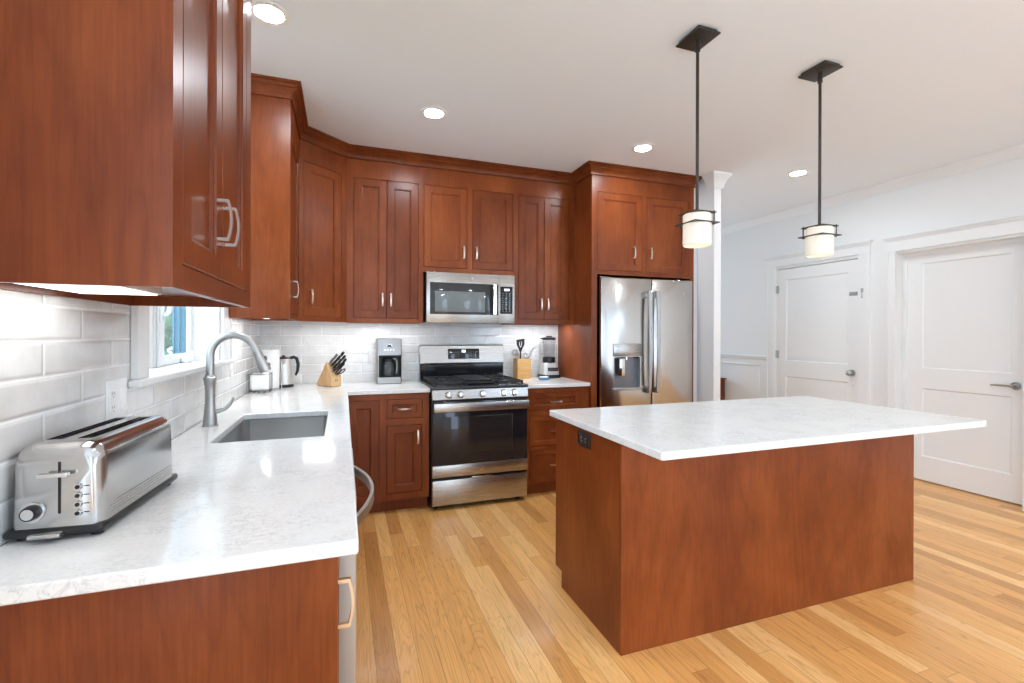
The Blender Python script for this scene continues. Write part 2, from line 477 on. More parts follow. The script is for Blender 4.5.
# rear wall with two unseen windows, added for light and fridge streaks
mb = MB()
xs = [-.2, ADDED_REAR_WINS[0][0], ADDED_REAR_WINS[0][1], ADDED_REAR_WINS[1][0], ADDED_REAR_WINS[1][1], XR+.3]; zs = [0, ADDED_WIN_Z0, ADDED_WIN_Z1, CEIL]
for i in range(5):
    for k in range(3):
        if k == 1 and i in (1, 3): continue
        mb.box(xs[i], xs[i+1], REAR_Y-.15, REAR_Y, zs[k], zs[k+1])
struct('wall_rear', mb, 'wall_paint')
# right wall with the two door openings
D1 = (-.896, .066, 2.093); D2 = (-2.115, -1.235, 2.095)
mb = MB()
ys = [REAR_Y-.2, -6.9, -5.9, D2[0], D2[1], D1[0], D1[1], 4.0]
for i in range(7):
    z0 = {1: ADDED_WIN_Z1, 3: D2[2], 5: D1[2]}.get(i, 0)
    mb.box(XR, XR+.14, ys[i], ys[i+1], z0, CEIL)
mb.box(XR, XR+.14, -6.9, -5.9, 0, ADDED_WIN_Z0)  # sill of the unseen opening added to let daylight in
struct('wall_right', mb, 'wall_paint')
mb = MB(); mb.box(XR+.14, XR+.16, D2[0]-.2, D1[1]+.2, 0, 2.3); struct('wall_closet', mb, 'wall_paint')
# crown along the right wall
def profile_run(mb, path, prof, m=0):
    """sweep (outward, z) profile along a plan path with mitred corners; outward is to the right of travel"""
    P = [Vector((p[0], p[1])) for p in path]; rs = []
    nr = lambda a, b: Vector(((b-a).y, -(b-a).x)).normalized()
    for i, p in enumerate(P):
        if i == 0: o = nr(P[0], P[1])
        elif i == len(P)-1: o = nr(P[-2], P[-1])
        else:
            a, b = nr(P[i-1], p), nr(p, P[i+1]); o = (a+b); o = o/ (1+a.dot(b))
        rs.append(mb.ring([(p.x + o.x*q, p.y + o.y*q, z) for q, z in prof]))
    mb.skin(rs, m)
    return mb
WCROWN = [(0, CEIL-.085), (.008, CEIL-.085), (.010, CEIL-.072), (.022, CEIL-.060), (.034, CEIL-.035), (.052, CEIL-.020), (.058, CEIL-.012), (.058, CEIL), (0, CEIL)]
mb = MB(); profile_run(mb, [(XR, 3.8), (XR, REAR_Y)], WCROWN); struct('trim_1', mb, 'white_paint')
# base boards
mb = MB()
for a, b in ((D1[1]+.115, 3.8), (D2[1]+.075, D1[0]-.115), (-5.9, D2[0]-.075)):
    mb.box(XR-.016, XR, a, b, 0, .14); mb.box(XR-.011, XR, a, b, .14, .16)
struct('baseboard_right', mb, 'white_paint', bevel=.002)
# chair rail and wainscot frame in the hall
mb = MB()
mb.box(XR-.03, XR, .18, 3.8, 1.045, 1.065); mb.box(XR-.016, XR, .18, 3.8, 1.02, 1.045)
for a, b in ((.29, 1.25), (1.40, 2.4)):
    for (y0, y1, z0, z1) in ((a, b, .935, .955), (a, b, .26, .28), (a, a+.02, .26, .955), (b-.02, b, .26, .955)):
        mb.box(XR-.012, XR, y0, y1, z0, z1)
struct('trim_2', mb, 'white_paint', bevel=.003)
# wall end with square capital beside the refrigerator
mb = MB()
mb.box(3.735, 3.812, -.81, 3.8, 0, CEIL-.001)
mb.box(3.648, 3.7345, -.60, .0, 0, CEIL-.001)
struct('wall_end', mb, 'white_paint')
mb = MB(); profile_run(mb, [(3.735, -.73), (3.735, -.81), (3.812, -.81), (3.812, 3.6)], [(0, CEIL-.13), (.012, CEIL-.13), (.014, CEIL-.115), (.020, CEIL-.10), (.040, CEIL-.045), (.058, CEIL-.025), (.065, CEIL-.012), (.065, CEIL), (0, CEIL)][::-1])
struct('trim_3', mb, 'white_paint')

# doors on the right wall -------------------------------------------------------------
def panel_door(name, y0, y1, zt, x, panels, mats='white_paint'):
    """flat slab facing -x with recessed panels (y0,y1,z0,z1); real depth"""
    mb = MB(); xs = x
    ys = sorted({y0, y1, *[p[0] for p in panels], *[p[1] for p in panels]})
    zs = sorted({.012, zt, *[p[2] for p in panels], *[p[3] for p in panels]})
    for i in range(len(ys)-1):
        for k in range(len(zs)-1):
            cy, cz = (ys[i]+ys[i+1])/2, (zs[k]+zs[k+1])/2
            inp = any(p[0] < cy < p[1] and p[2] < cz < p[3] for p in panels)
            if not inp: mb.box(xs, xs+.035, ys[i], ys[i+1], zs[k], zs[k+1])
    for (a, b, c, d) in panels:
        e = .009
        v = [mb.ring([(xs, a, c), (xs, b, c), (xs, b, d), (xs, a, d)]), mb.ring([(xs+.010, a+e, c+e), (xs+.010, b-e, c+e), (xs+.010, b-e, d-e), (xs+.010, a+e, d-e)])]
        mb.skin(v, 0, False, True)
    return mb
d1 = root('door_1', loc=(XR+.02, (D1[0]+D1[1])/2, 0), structure=True)
build('door_slab', panel_door('d', D1[0]+.004, D1[1]-.004, D1[2]-.006, XR+.012, [(-.78, -.06, 1.02, 1.964), (-.78, -.06, .16, .842)]), 'white_paint', d1, smooth=20)
for z in (1.856, 1.092, .25):
    mb = MB(); mb.cyl((XR+.004, D1[1]-.002, z-.045), (XR+.004, D1[1]-.002, z+.045), .008, seg=10); mb.box(XR+.008, XR+.0125, D1[1]-.035, D1[1]-.004, z-.045, z+.045)
    build('hinge', mb, 'satin', d1)
mb = MB(); mb.cyl((XR+.012, -.825, .937), (XR+.004, -.825, .937), .032); mb.cyl((XR+.004, -.825, .937), (XR-.03, -.825, .937), .012)
k = MB(); k.lathe(0, 0, [(.0, 0), (.016, .001), (.027, .010), (.029, .02), (.024, .032), (.013, .036)], 24)
k.xf(Matrix.Translation((XR-.06, -.825, .937)) @ Matrix.Rotation(PI/2, 4, 'Y'))
build('rose', mb, 'satin', d1); build('knob', k, 'satin', d1)
mb = MB(); mb.cyl((XR+.012, -.825, .82), (XR+.008, -.825, .82), .024); mb.cyl((XR+.009, -.825, .82), (XR+.005, -.825, .82), .012); build('lock_cover', mb, 'white_plastic', d1)
mb = MB(); mb.box(XR+.006, XR+.013, -.875, -.795, 1.72, 1.76); mb.box(XR-.002, XR+.006, -.868, -.80, 1.733, 1.747); build('chain_guard', mb, 'satin', d1, bevel=.002)
d2 = root('door_2', loc=(XR+.10, (D2[0]+D2[1])/2, 0), structure=True)
build('door_slab', panel_door('d', D2[0]+.045, D2[1]-.03, 2.07, XR+.10, [(-1.999, -1.388, 1.023, 1.975), (-1.999, -1.388, .226, .843)]), 'white_paint', d2, smooth=20)
mb = MB(); mb.cyl((XR+.10, -2.025, .93), (XR+.09, -2.025, .93), .030); mb.cyl((XR+.09, -2.025, .93), (XR+.045, -2.025, .93), .012)
mb.tube([(XR+.05, -2.025, .93), (XR+.046, -1.99, .931), (XR+.046, -1.93, .930), (XR+.050, -1.895, .927)], [.011, .010, .009, .007], 12)
build('lever_handle', mb, 'satin', d2)
# casings: legs, head and cap
def casing(name, y0, y1, zt, w, head, cap, jamb):
    mb = MB()
    for a, b in ((y1, y1+w), (y0-w, y0)):
        mb.box(XR-.018, XR, a, b, 0, zt); mb.box(XR-.024, XR, (b-.016 if a == y1 else a-.001), (b+.001 if a == y1 else a+.016), .001, zt-.0005)
    mb.box(XR-.024, XR, y0-w-.008, y1+w+.008, zt, zt+.014)
    mb.box(XR-.019, XR, y0-w, y1+w, zt+.014, zt+head)
    for q, (dz, ox) in enumerate(((.012, .030), (.024, .040), (.036, .052))):
        mb.box(XR-ox, XR, y0-w-.004-.008*q, y1+w+.004+.008*q, zt+head+dz-.012, zt+head+dz)
    # jamb lining
    mb.box(XR-.001, XR+jamb, y1-.003, y1+.02, 0, zt-.001); mb.box(XR-.001, XR+jamb, y0-.02, y0+.003, 0, zt-.001); mb.box(XR-.001, XR+jamb, y0+.003, y1-.003, zt-.02, zt-.001)
    if jamb > .05:
        mb.box(XR+.085, XR+.10, y1-.035, y1, 0, zt-.02); mb.box(XR+.085, XR+.10, y0, y0+.045, 0, zt-.02); mb.box(XR+.085, XR+.10, y0+.045, y1-.035, zt-.05, zt-.02)
    return struct(name, mb, 'white_paint', smooth=20)
casing('trim_4', D1[0], D1[1], 2.125, .112, .085, 1, .012)
casing('trim_5', D2[0], D2[1], 2.10, .068, .10, 1, .12)
t = build('latch_keeper', (lambda m: (m.box(XR-.028, XR-.018, -.950, -.932, 1.745, 1.785), m.cyl((XR-.026, -.94, 1.75), (XR-.026, -.94, 1.69), .0035, seg=8), m.cyl((XR-.03, -.94, 1.695), (XR-.022, -.94, 1.695), .007, seg=10), m)[-1])(MB()), 'satin', bpy.data.objects['trim_4'])

# window over the sink ---------------------------------------------------------------
w1 = root('window_1', loc=(0, (WY0+WY1)/2, WZ0), structure=True)
mb = MB()
mb.box(0, .020, -2.395, WY0+.001, WZ0+.0245, WZ1); mb.box(0, .020, WY1-.001, -1.125, WZ0+.0245, WZ1); mb.box(0, .020, -2.395, -1.125, WZ1, WZ1+.09)
mb.box(.0, .0245, -2.405, -2.395, WZ0+.0245, WZ1+.09); mb.box(0, .0245, -1.125, -1.113, WZ0+.0245, WZ1+.09)
build('window_casing', mb, 'white_paint', w1, bevel=.003)
mb = MB(); mb.cells([-.1385, 0.0005, .036], [-2.425, WY0+.016, WY1-.016, -1.065], lambda x, y: x > 0 or WY0+.01 < y < WY1-.01, WZ0+.0002, WZ0+.024); build('window_stool', mb, 'white_paint', w1, bevel=.005)
mb = MB()
mb.box(-.139, .0, WY0-.001, WY0+.015, WZ0, WZ1); mb.box(-.139, .0, WY1-.015, WY1+.001, WZ0, WZ1); mb.box(-.139, .0, WY0, WY1, WZ1-.015, WZ1+.001)
build('window_jamb', mb, 'white_paint', w1)
for (a, b) in ((WY0+.015, -1.83), (-1.752, WY1-.015)):
    mb = MB(); f = .055; z0, z1 = WZ0+.0245, WZ1-.02
    mb.box(-.1385, -.122, a, a+f, z0, z1); mb.box(-.1385, -.122, b-f*.8, b, z0, z1); mb.box(-.1385, -.122, a+f, b-f*.8, z0, z0+.045); mb.box(-.1385, -.122, a+f, b-f*.8, z1-.05, z1)
    s = build('sash', mb, 'white_paint', w1, bevel=.004)
    mb = MB(); mb.box(-.133, -.130, a+f-.004, b-f*.8+.004, z0+.04, z1-.045); build('window_pane', mb, 'glass', s)
    mb = MB(); yc = a + .16 if a < -1.9 else b-.16
    mb.box(-.122, -.085, yc-.035, yc+.035, WZ0+.024, WZ0+.05, .008); mb.tube([(-.10, yc, WZ0+.05), (-.085, yc-.01, WZ0+.075), (-.07, yc-.05, WZ0+.07), (-.06, yc-.075, WZ0+.055)], [.010, .009, .007, .006], 10); mb.dome((-.06, yc-.08, WZ0+.055), .011, sub=2)
    build('crank', mb, 'white_plastic', s)
mb = MB(); mb.box(-.1385, -.118, -1.829, -1.753, WZ0+.024, WZ1-.015); mb.box(-.118, -.108, -1.81, -1.77, WZ0+.024, WZ1-.015); build('mullion', mb, 'white_paint', w1, bevel=.004)
mb = MB(); mb.box(-.108, -.096, -1.805, -1.775, 1.37, 1.44, .005); mb.tube([(-.096, -1.79, 1.40), (-.080, -1.79, 1.41), (-.075, -1.765, 1.48), (-.080, -1.755, 1.55)], [.009, .010, .011, .008], 10); build('sash_lock', mb, 'white_plastic', w1)

# outside the sink window ------------------------------------------------------------
mb = MB(); mb.box(-40, -.21, -3, 40, -.6, -.5); struct('ground', mb, 'lawn')
mb = MB(); mb.box(-1.90, -.21, 4.6, 8, -.5, 6)
for k in range(24): mb.box(-1.90+.07*k-.005, -1.90+.07*k+.022, 4.565, 4.6, -.5, 6)
t = build('house_wing', mb, 'blue_siding', loc=(-.8, 6, -.5)); tag(t, 'blue vertical board siding of the house wing outside the sink window', 'house')
tr = root('garden_tree', 'green leafy tree seen through the sink window beside blue siding', 'tree', (-4.6, 12, -.5))
mb = MB(); mb.tube([(-4.6, 12, -.5), (-4.55, 12.05, 1), (-4.6, 12, 3)], [.22, .17, .10], 10); build('trunk', mb, 'bark', tr)
mb = MB()
for k in range(26): mb.dome((-4.6+random.uniform(-2.0, 1.6), 12+random.uniform(-1.5, 1.5), 2.2+random.uniform(-2.3, 3)), random.uniform(.5, .9), sub=2, sz=.8)
for v in mb.bm.verts: v.co += Vector((random.uniform(-1, 1), random.uniform(-1, 1), random.uniform(-1, 1)))*.12
for k in range(1800):
    c = Vector((-4.6+random.gauss(-.1, 1.1), 12+random.gauss(0, 1), 2.2+random.gauss(0, 1.6))); a = Vector((random.gauss(0, 1), random.gauss(0, 1), random.gauss(0, 1))).normalized()*.12; b = a.orthogonal().normalized()*.05
    mb.skin([mb.ring([c-a, c+b]), mb.ring([c-b, c+a])], 0, False, False, closed=False)
build('crown', mb, 'foliage', tr)

# ------------------------------------------------------------------ cabinetry
def door_mb(x0, x1, z0, z1, y=0.0, th=.02, fr=.055):
    """inset frame and panel front, facing -y"""
    mb = MB()
    def rect(i, yy): return mb.ring([(x0+i, yy, z0+i), (x1-i, yy, z0+i), (x1-i, yy, z1-i), (x0+i, yy, z1-i)])
    rs = [rect(0, y+th), rect(0, y+.0015), rect(.0015, y), rect(fr, y), rect(fr+.0025, y+.004), rect(fr+.008, y+.0055), rect(fr+.0095, y+.013)]
    mb.skin(rs)
    return mb
def pull_mb(x, y, z, vert=True, L=.098, out=.030):
    """arched flat bar pull on two posts, standing out towards -y"""
    mb = MB(); h = L/2; N = 12
    pts = []
    for i in range(N+1):
        s_ = -1 + 2*i/N
        pts.append((s_*h*1.02, -(out*.72 + out*.28*(1-s_*s_))))
    P = lambda a, d: (x, y+d, z+a) if vert else (x+a, y+d, z)
    ref = (1, 0, 0) if vert else (0, 0, 1)
    mb.sweep([P(a, d) for a, d in pts], .0055, .012, ref)
    for s_ in (-h, h):
        mb.sweep([P(s_*.97, 0), P(s_*.97, -out*.76)], .008, .010, ref)
    return mb
def cabinet(name, label, loc, rotz, w, d, z0, z1, fronts, wood_m='cherry', recess=0, toe=0, sides=True, group=None, cat='cabinet', frame=True, ybody=.0205, right_end=None):
    """local frame: x along the front, y into the cabinet, z is world height; fronts = (kind,x0,x1,z0,z1,pull)"""
    r = root(name, label, cat, (loc[0], loc[1], z0), rotz, group, local=(0, 0, z0))
    mb = MB()
    b0 = z0 + recess + toe
    mb.box(0, w, ybody, d, b0, z1)
    if recess:
        for a, b in ((0, .018), (w-.018, w)): mb.box(a, b, ybody, d, z0, b0)
        mb.box(.018, w-.018, d-.018, d, z0, b0)
    if toe: mb.box(0, w, .075, d, z0, b0)
    xs = sorted({0, w, *[q for f in fronts for q in (f[1]-.0032, f[2]+.0032)]}); zs = sorted({z0+toe, z1, *[q for f in fronts for q in (f[3]-.0032, f[4]+.0032)]})
    for k in range(len(zs)-1):
        cz = (zs[k]+zs[k+1])/2; run = None
        for i in range(len(xs)):
            inside = i == len(xs)-1 or any(f[1]-.0032 < (xs[i]+xs[i+1])/2 < f[2]+.0032 and f[3]-.0032 < cz < f[4]+.0032 for f in fronts)
            if not inside and run is None: run = xs[i]
            if inside and run is not None: mb.box(run, xs[i], 0, ybody, zs[k], zs[k+1]); run = None
    build('carcass', mb, wood_m, r, smooth=30)
    for f in fronts:
        kind, x0, x1, a, b = f[:5]
        o = build(kind, door_mb(x0, x1, a, b, fr=.055 if kind == 'door' else .036), wood_m, r, smooth=20)
        if len(f) > 5 and f[5]:
            for (px, pz, vert) in ([f[5]] if isinstance(f[5], tuple) else f[5]):
                build('handle', pull_mb(px, 0, pz, vert), 'nickel', o)
    return r
UB, UT = 1.409, 2.70
DT = 2.53
# wall cabinet nearest the camera, on the left wall (front x = .33)
YA0, YA1 = -3.162, -2.405
ua = cabinet('wall_cabinet', 'tall two-door cherry wall cabinet nearest the camera, hung above the toaster', (.33, YA0), PI/2, YA1-YA0, .335, UB, UT,
    [('door', .057, .366, 1.460, DT, (.325, 1.605, True)), ('door', .370, .683, 1.460, DT, (.408, 1.605, True))], recess=.03)
YB = -1.18
ub = cabinet('wall_cabinet', 'narrow cherry wall cabinet with a plain side panel just beyond the sink window', (.33, YB), PI/2, -.60-YB, .304, UB, UT,
    [('door', .060, .535, 1.448, DT, (.19, 1.595, True))], recess=.03)
DA, DB = Vector((.33, -.60)), Vector((.643, -.333))
ang = math.atan2((DB-DA).y, (DB-DA).x); DL = (DB-DA).length
# corner unit: pentagon body behind a diagonal face
uc = root('corner_cabinet', 'single-door cherry wall cabinet set diagonally across the room corner', 'cabinet', (DA.x, DA.y, UB), ang, local=(0, 0, UB))
inv = (Matrix.Translation((DA.x, DA.y, 0)) @ Matrix.Rotation(ang, 4, 'Z')).inverted()
mb = MB(); poly = [inv @ Vector((x, y, 0)) for x, y in ((.33-.012, -.60+.014), (.643-.014, -.333+.012), (.643, -.001), (.001, -.001), (.001, -.60))]
mb.prism([(p.x, p.y) for p in poly], 'z', UB+.03, UT)
for x0_, x1_ in ((0, .035), (.362, DL)): mb.box(x0_, x1_, 0, .0205, UB, UT)
mb.box(.035, .362, 0, .0205, UB, 1.443); mb.box(.035, .362, 0, .0205, DT+.004, UT)
build('carcass', mb, 'cherry', uc, smooth=30)
o = build('door', door_mb(.0372, .3598, 1.4455, DT), 'cherry', uc, smooth=20)
build('handle', pull_mb(.088, 0, 1.585), 'nickel', o)
YU = -.333
cabinet('wall_cabinet', 'two-door cherry wall cabinet between the diagonal corner cabinet and the microwave', (.643, YU), 0, 1.229-.643, .333, UB, UT,
    [('door', .052, .296, 1.445, DT, (.266, 1.59, True)), ('door', .300, .543, 1.445, DT, (.330, 1.59, True))], recess=.03)
cabinet('wall_cabinet', 'short two-door cherry wall cabinet directly above the microwave', (1.2295, YU), 0, 2.0025-1.2295, .333, 1.825, UT,
    [('door', .0050, .3605, 1.868, DT, (.3325, 2.0, True)), ('door', .4125, .7675, 1.868, DT, (.4405, 2.0, True))])
cabinet('wall_cabinet', 'two-door cherry wall cabinet between the microwave and the refrigerator cabinet', (2.003, YU), 0, 2.587-2.003, .333, UB, UT,
    [('door', .050, .288, 1.455, DT, (.259, 1.585, True)), ('door', .2925, .533, 1.455, DT, (.322, 1.585, True))], recess=.03)
# refrigerator surround
YF = -.655
rf = root('refrigerator_cabinet', 'tall cherry surround with two small doors over the stainless refrigerator', 'cabinet', (2.588, YF, 0), 0, local=(2.588, YF, 0))
mb = MB(); mb.box(2.588, 2.612, YF, 0, 0, UT); mb.box(2.612, 2.642, YF, YF+.0205, 0, 1.832); build('side_panel', mb, 'cherry', rf, smooth=30)
mb = MB(); mb.box(3.624, 3.646, YF, 0, 0, UT); mb.box(3.606, 3.624, YF, YF+.0205, 0, 1.832); build('side_panel', mb, 'cherry', rf, smooth=30)
mb = MB(); mb.box(2.612, 3.624, YF+.0205, -.001, 1.832, UT)
for a, b, c, d in ((2.612, 2.6448, 1.832, UT), (3.5852, 3.624, 1.832, UT), (3.0872, 3.1348, 1.8678, DT+.0032), (2.6448, 3.5852, 1.832, 1.8678), (2.6448, 3.5852, DT+.0032, UT)): mb.box(a, b, YF, YF+.0205, c, d)
build('carcass', mb, 'cherry', rf, smooth=30)
for a, b, px in ((2.647, 3.085, 3.000), (3.137, 3.583, 3.170)):
    o = build('door', door_mb(a, b, 1.870, DT, YF), 'cherry', rf, smooth=20); build('handle', pull_mb(px, YF, 2.035), 'nickel', o)
# crown mouldings
CC = CEIL-.001
CR = [(0, CC-.088), (.012, CC-.088), (.012, CC-.078), (.005, CC-.076), (.006, CC-.070), (.013, CC-.056), (.026, CC-.044), (.038, CC-.038), (.038, CC-.031), (.032, CC-.029), (.036, CC-.023), (.046, CC-.015), (.060, CC-.012), (.060, CC), (0, CC)]
mb = MB(); profile_run(mb, [(.001, YB), (.33, YB), (DA.x, DA.y), (DB.x, DB.y), (2.588, YU), (2.588, YF), (3.646, YF), (3.646, -.605)], CR)
t = build('crown_molding', mb, 'cherry', loc=(1.2, -.4, 2.675), smooth=25); tag(t, 'stepped cherry crown molding running round the corner to the refrigerator cabinet', 'molding')
mb = MB(); profile_run(mb, [(.001, YA0), (.33, YA0), (.33, YA1), (.001, YA1)], CR)
t = build('crown_molding', mb, 'cherry', loc=(.15, -2.8, 2.675), smooth=25); tag(t, 'cherry crown molding on top of the wall cabinet nearest the camera', 'molding')

# base cabinets -----------------------------------------------------------------------
CB = .884
XF = .613
r = cabinet('base_cabinet', 'narrow cherry base cabinet with plain end panel at the near end of the left counter', (XF, -3.165), PI/2, .34, .605, 0, CB-.001,
    [('door', .03, .31, .14, .85, (.055, .752, True))], toe=.10)
sink_base = cabinet('sink_cabinet', 'cherry sink base cabinet under the sink between dishwasher and corner', (XF, -2.215), PI/2, .80, .605, 0, .70,
    [('door', .035, .398, .14, .66, (.365, .60, True)), ('door', .402, .765, .14, .66, (.435, .60, True))], toe=.10)
mb = MB(); mb.box(0, .80, 0, .0205, .7005, CB-.001); build('false_front', mb, 'cherry', sink_base, smooth=30)
cabinet('corner_base_cabinet', 'cherry blind base cabinet filling the left counter up to the corner', (XF, -1.413), PI/2, 1.413-.622, .605, 0, CB-.001,
    [('door', .04, .60, .14, .84, (.09, .70, True))], toe=.10)
YBF = -.622
cabinet('base_cabinet', 'single-door cherry base cabinet in the inner corner, beside the dishwasher handle', (.640, YBF), 0, .895-.640, .615, 0, CB-.001,
    [('door', .012, .226, .157, .838)], toe=.10)
cabinet('base_cabinet', 'cherry base cabinet with one drawer over one door directly left of the range', (.895, YBF), 0, 1.230-.895, .615, 0, CB-.001,
    [('drawer', .028, .282, .70, .838, (.155, .770, False)), ('door', .028, .280, .152, .645, (.250, .555, True))], toe=.10)
cabinet('base_cabinet', 'cherry three-drawer base cabinet between the range and the refrigerator cabinet', (2.006, YBF), 0, 2.586-2.006, .615, 0, CB-.001,
    [('drawer', .042, .496, .70, .838, (.268, .768, False)), ('drawer', .042, .496, .410, .652, (.268, .53, False)), ('drawer', .042, .496, .110, .362+.015, (.268, .25, False))], toe=.10)
# worktops
SX0, SX1, SY0, SY1 = .150, .548, -2.142, -1.472
mb = MB(); mb.cells([0.0005, SX0, SX1, .652, 1.235], [-3.187, SY0, SY1, -.645, -.0005], lambda x, y: (x < .652 or y > -.645) and not (SX0 < x < SX1 and SY0 < y < SY1), CB, .914)
t = build('countertop', mb, 'quartz', loc=(.3, -1.8, CB), bevel=.004); tag(t, 'L-shaped white quartz worktop with a sink cut-out running along the left wall', 'countertop')
mb = MB(); mb.box(2.004, 2.587, -.645, -.0005, CB, .914)
t = build('countertop', mb, 'quartz', loc=(2.3, -.3, CB), bevel=.004); tag(t, 'small white quartz worktop carrying the blender, right of the range', 'countertop')
# sink
sk = root('sink', 'undermount stainless steel sink set into the left white worktop', 'sink', ((SX0+SX1)/2, (SY0+SY1)/2, CB-.18))
mb = MB(); o_, b_ = .006, .02
r0 = lambda i, z, q=.03: [(SX0-o_+i+q, SY0-o_+i, z), (SX1+o_-i-q, SY0-o_+i, z), (SX1+o_-i, SY0-o_+i+q, z), (SX1+o_-i, SY1+o_-i-q, z), (SX1+o_-i-q, SY1+o_-i, z), (SX0-o_+i+q, SY1+o_-i, z), (SX0-o_+i, SY1+o_-i-q, z), (SX0-o_+i, SY0-o_+i+q, z)]
mb.skin([mb.ring(r0(-.018, CB-.001)), mb.ring(r0(-.018, CB-.182)), mb.ring(r0(.0, CB-.182))], 0, False, True)
mb.skin([mb.ring(r0(-.018, CB-.001)), mb.ring(r0(0, CB-.001)), mb.ring(r0(.002, CB-.15)), mb.ring(r0(.010, CB-.167)), mb.ring(r0(.025, CB-.17))], 0, False, True)
build('basin', mb, 'steel_sink', sk, smooth=30)
mb = MB(); mb.lathe((SX0+SX1)/2-.05, (SY0+SY1)/2, [(.0, CB-.172), (.043, CB-.172), (.045, CB-.168), (.040, CB-.166), (.0, CB-.168)], 24, cap=False); build('drain', mb, 'satin', sk)
# faucet
FX, FY = .068, -1.765
fa = root('faucet', 'brushed nickel gooseneck pull-down faucet standing behind the sink', 'faucet', (FX, FY, .914))
mb = MB(); mb.lathe(FX, FY, [(.031, .9142), (.031, .921), (.0275, .923), (.0275, .935), (.0235, .975), (.0195, 1.03), (.0200, 1.075), (.0245, 1.112), (.0265, 1.118), (.0265, 1.128), (.021, 1.133), (.0185, 1.14)], 28); build('base', mb, 'satin', fa)
cx = FX+.091; R = .091; pts = [(FX, FY, 1.135), (FX, FY, 1.19)]
for i in range(0, 19):
    a = PI - i*PI*.90/18; pts.append((cx + R*math.cos(a), FY, 1.225 + R*math.sin(a)))
mb = MB(); mb.tube(pts, .0165, 16); build('spout', mb, 'satin', fa)
e = Vector(pts[-1]); d = (Vector(pts[-1])-Vector(pts[-2])).normalized()
mb = MB(); q = [e, e+d*.012, e+d*.014, e+d*.05, e+d*.10, e+d*.112]; mb.tube(q, [.0165, .0180, .0170, .0205, .0265, .0240], 18)
sp = build('spray_head', mb, 'satin', fa)
mb = MB(); mb.dome(e+d*.055+Vector((.018, 0, .006)), .009, sub=2, sz=1.6); mb.dome(e+d*.085+Vector((.021, 0, .006)), .008, sub=2, sz=1.4); build('spray_button', mb, 'dark_steel', sp)
mb = MB(); mb.cyl((FX, FY, .975), (FX+.034, FY+.004, .978), .012, .010, 14); mb.tube([(FX+.030, FY+.004, .978), (FX+.055, FY+.008, .985), (FX+.075, FY+.012, 1.005), (FX+.087, FY+.015, 1.035)], [.010, .008, .0065, .005], 12); build('lever', mb, 'satin', fa)

# dishwasher --------------------------------------------------------------------------
DY0, DY1 = -2.822, -2.218
dw = root('dishwasher', 'stainless dishwasher with a bowed handle under the left worktop', 'dishwasher', (.35, (DY0+DY1)/2, 0))
mb = MB(); mb.box(.03, .60, DY0, DY1, .02, CB-.002); mb.box(.05, .56, DY0+.02, DY1-.02, 0, .02); build('tub', mb, 'black', dw)
mb = MB(); mb.box(.605, .657, DY0+.002, DY1-.002, .11, CB-.006, .006, seg=3); build('door', mb, 'painted_steel', dw)
mb = MB(); N = 20; L = .285; yc = (DY0+DY1)/2
mb.sweep([(.648 + .066*(1-(s_*s_)), yc + s_*L, .80) for s_ in [-1+2*i/N for i in range(N+1)]], .012, .032, (0, 0, 1)); build('handle', mb, 'satin', dw, bevel=.002)
mb = MB(); mb.box(.585, .60, DY0+.005, DY1-.005, .005, .10); build('toe_plate', mb, 'black', dw)

# island ------------------------------------------------------------------------------
IX0, IX1, IY0, IY1 = 1.700, 3.534, -2.4815, -1.865
il = root('kitchen_island', 'large cherry island with plain panel sides on the oak floor', 'island', ((IX0+IX1)/2, (IY0+IY1)/2, 0))
mb = MB(); mb.box(IX0+.019, IX1-.019, IY0+.0, IY1, .085, CB-.001); mb.box(IX0+.02, IX1-.02, IY0+.0, IY1-.085, 0, .085); build('carcass', mb, 'cherry', il, smooth=30)
mb = MB(); mb.box(IX0+.0005, IX1-.0005, IY0-.0185, IY0-.0005, .001, CB-.001); build('back_panel', mb, 'cherry', il, smooth=30)
for a, b in ((IX0, IX0+.0185), (IX1-.0185, IX1)):
    mb = MB(); mb.prism([(IY0-.0005, .001), (IY1-.075, .001), (IY1-.075, .085), (IY1-.0, .085), (IY1, CB-.001), (IY0, CB-.001)], 'x', a, b); build('side_panel', mb, 'cherry', il, smooth=30)
for k in range(3):
    a = IX0+.05 + k*.585; 
    for kind, z0, z1, v in (('drawer', .70, .84, False), ('door', .14, .66, True)):
        dm = door_mb(a, a+.56, z0, z1, 0, fr=.055 if v else .036); dm.xf(Matrix.Translation((2*a+.56, IY1+.021, 0)) @ Matrix.Rotation(PI, 4, 'Z'))
        o = build(kind, dm, 'cherry', il, smooth=20)
        hm = pull_mb(a+.28, 0, .77 if not v else .6, v); hm.xf(Matrix.Translation((2*a+.56, IY1+.021, 0)) @ Matrix.Rotation(PI, 4, 'Z')); build('handle', hm, 'nickel', o)
mb = MB(); mb.box(1.668, 3.546, -2.805, -1.842, CB, .914, .012, which=lambda p, q: abs(p.z-q.z) > .01, seg=4)
t = build('countertop', mb, 'quartz', loc=(2.6, -2.3, CB), bevel=.003); tag(t, 'white quartz top overhanging the cherry island', 'countertop')
mb = MB(); mb.box(IX0-.006, IX0-.0002, -2.246, -2.122, .790, .862, .002)
op = build('outlet_plate', mb, 'brown_outlet', il); op['label'] = 'dark brown outlet plate'
for yy in (-2.204, -2.164):
    mb = MB(); mb.box(IX0-.0078, IX0-.006, yy-.0165, yy+.0165, .806, .846, .003); o = build('receptacle', mb, 'brown_outlet', op)
    mb = MB()
    for dz in (-.008, .008): mb.box(IX0-.0084, IX0-.0076, yy-.008, yy+.002, .826+dz-.0015, .826+dz+.0015)
    mb.box(IX0-.0084, IX0-.0076, yy+.006, yy+.010, .824, .828)
    build('slot', mb, 'key_print', o)

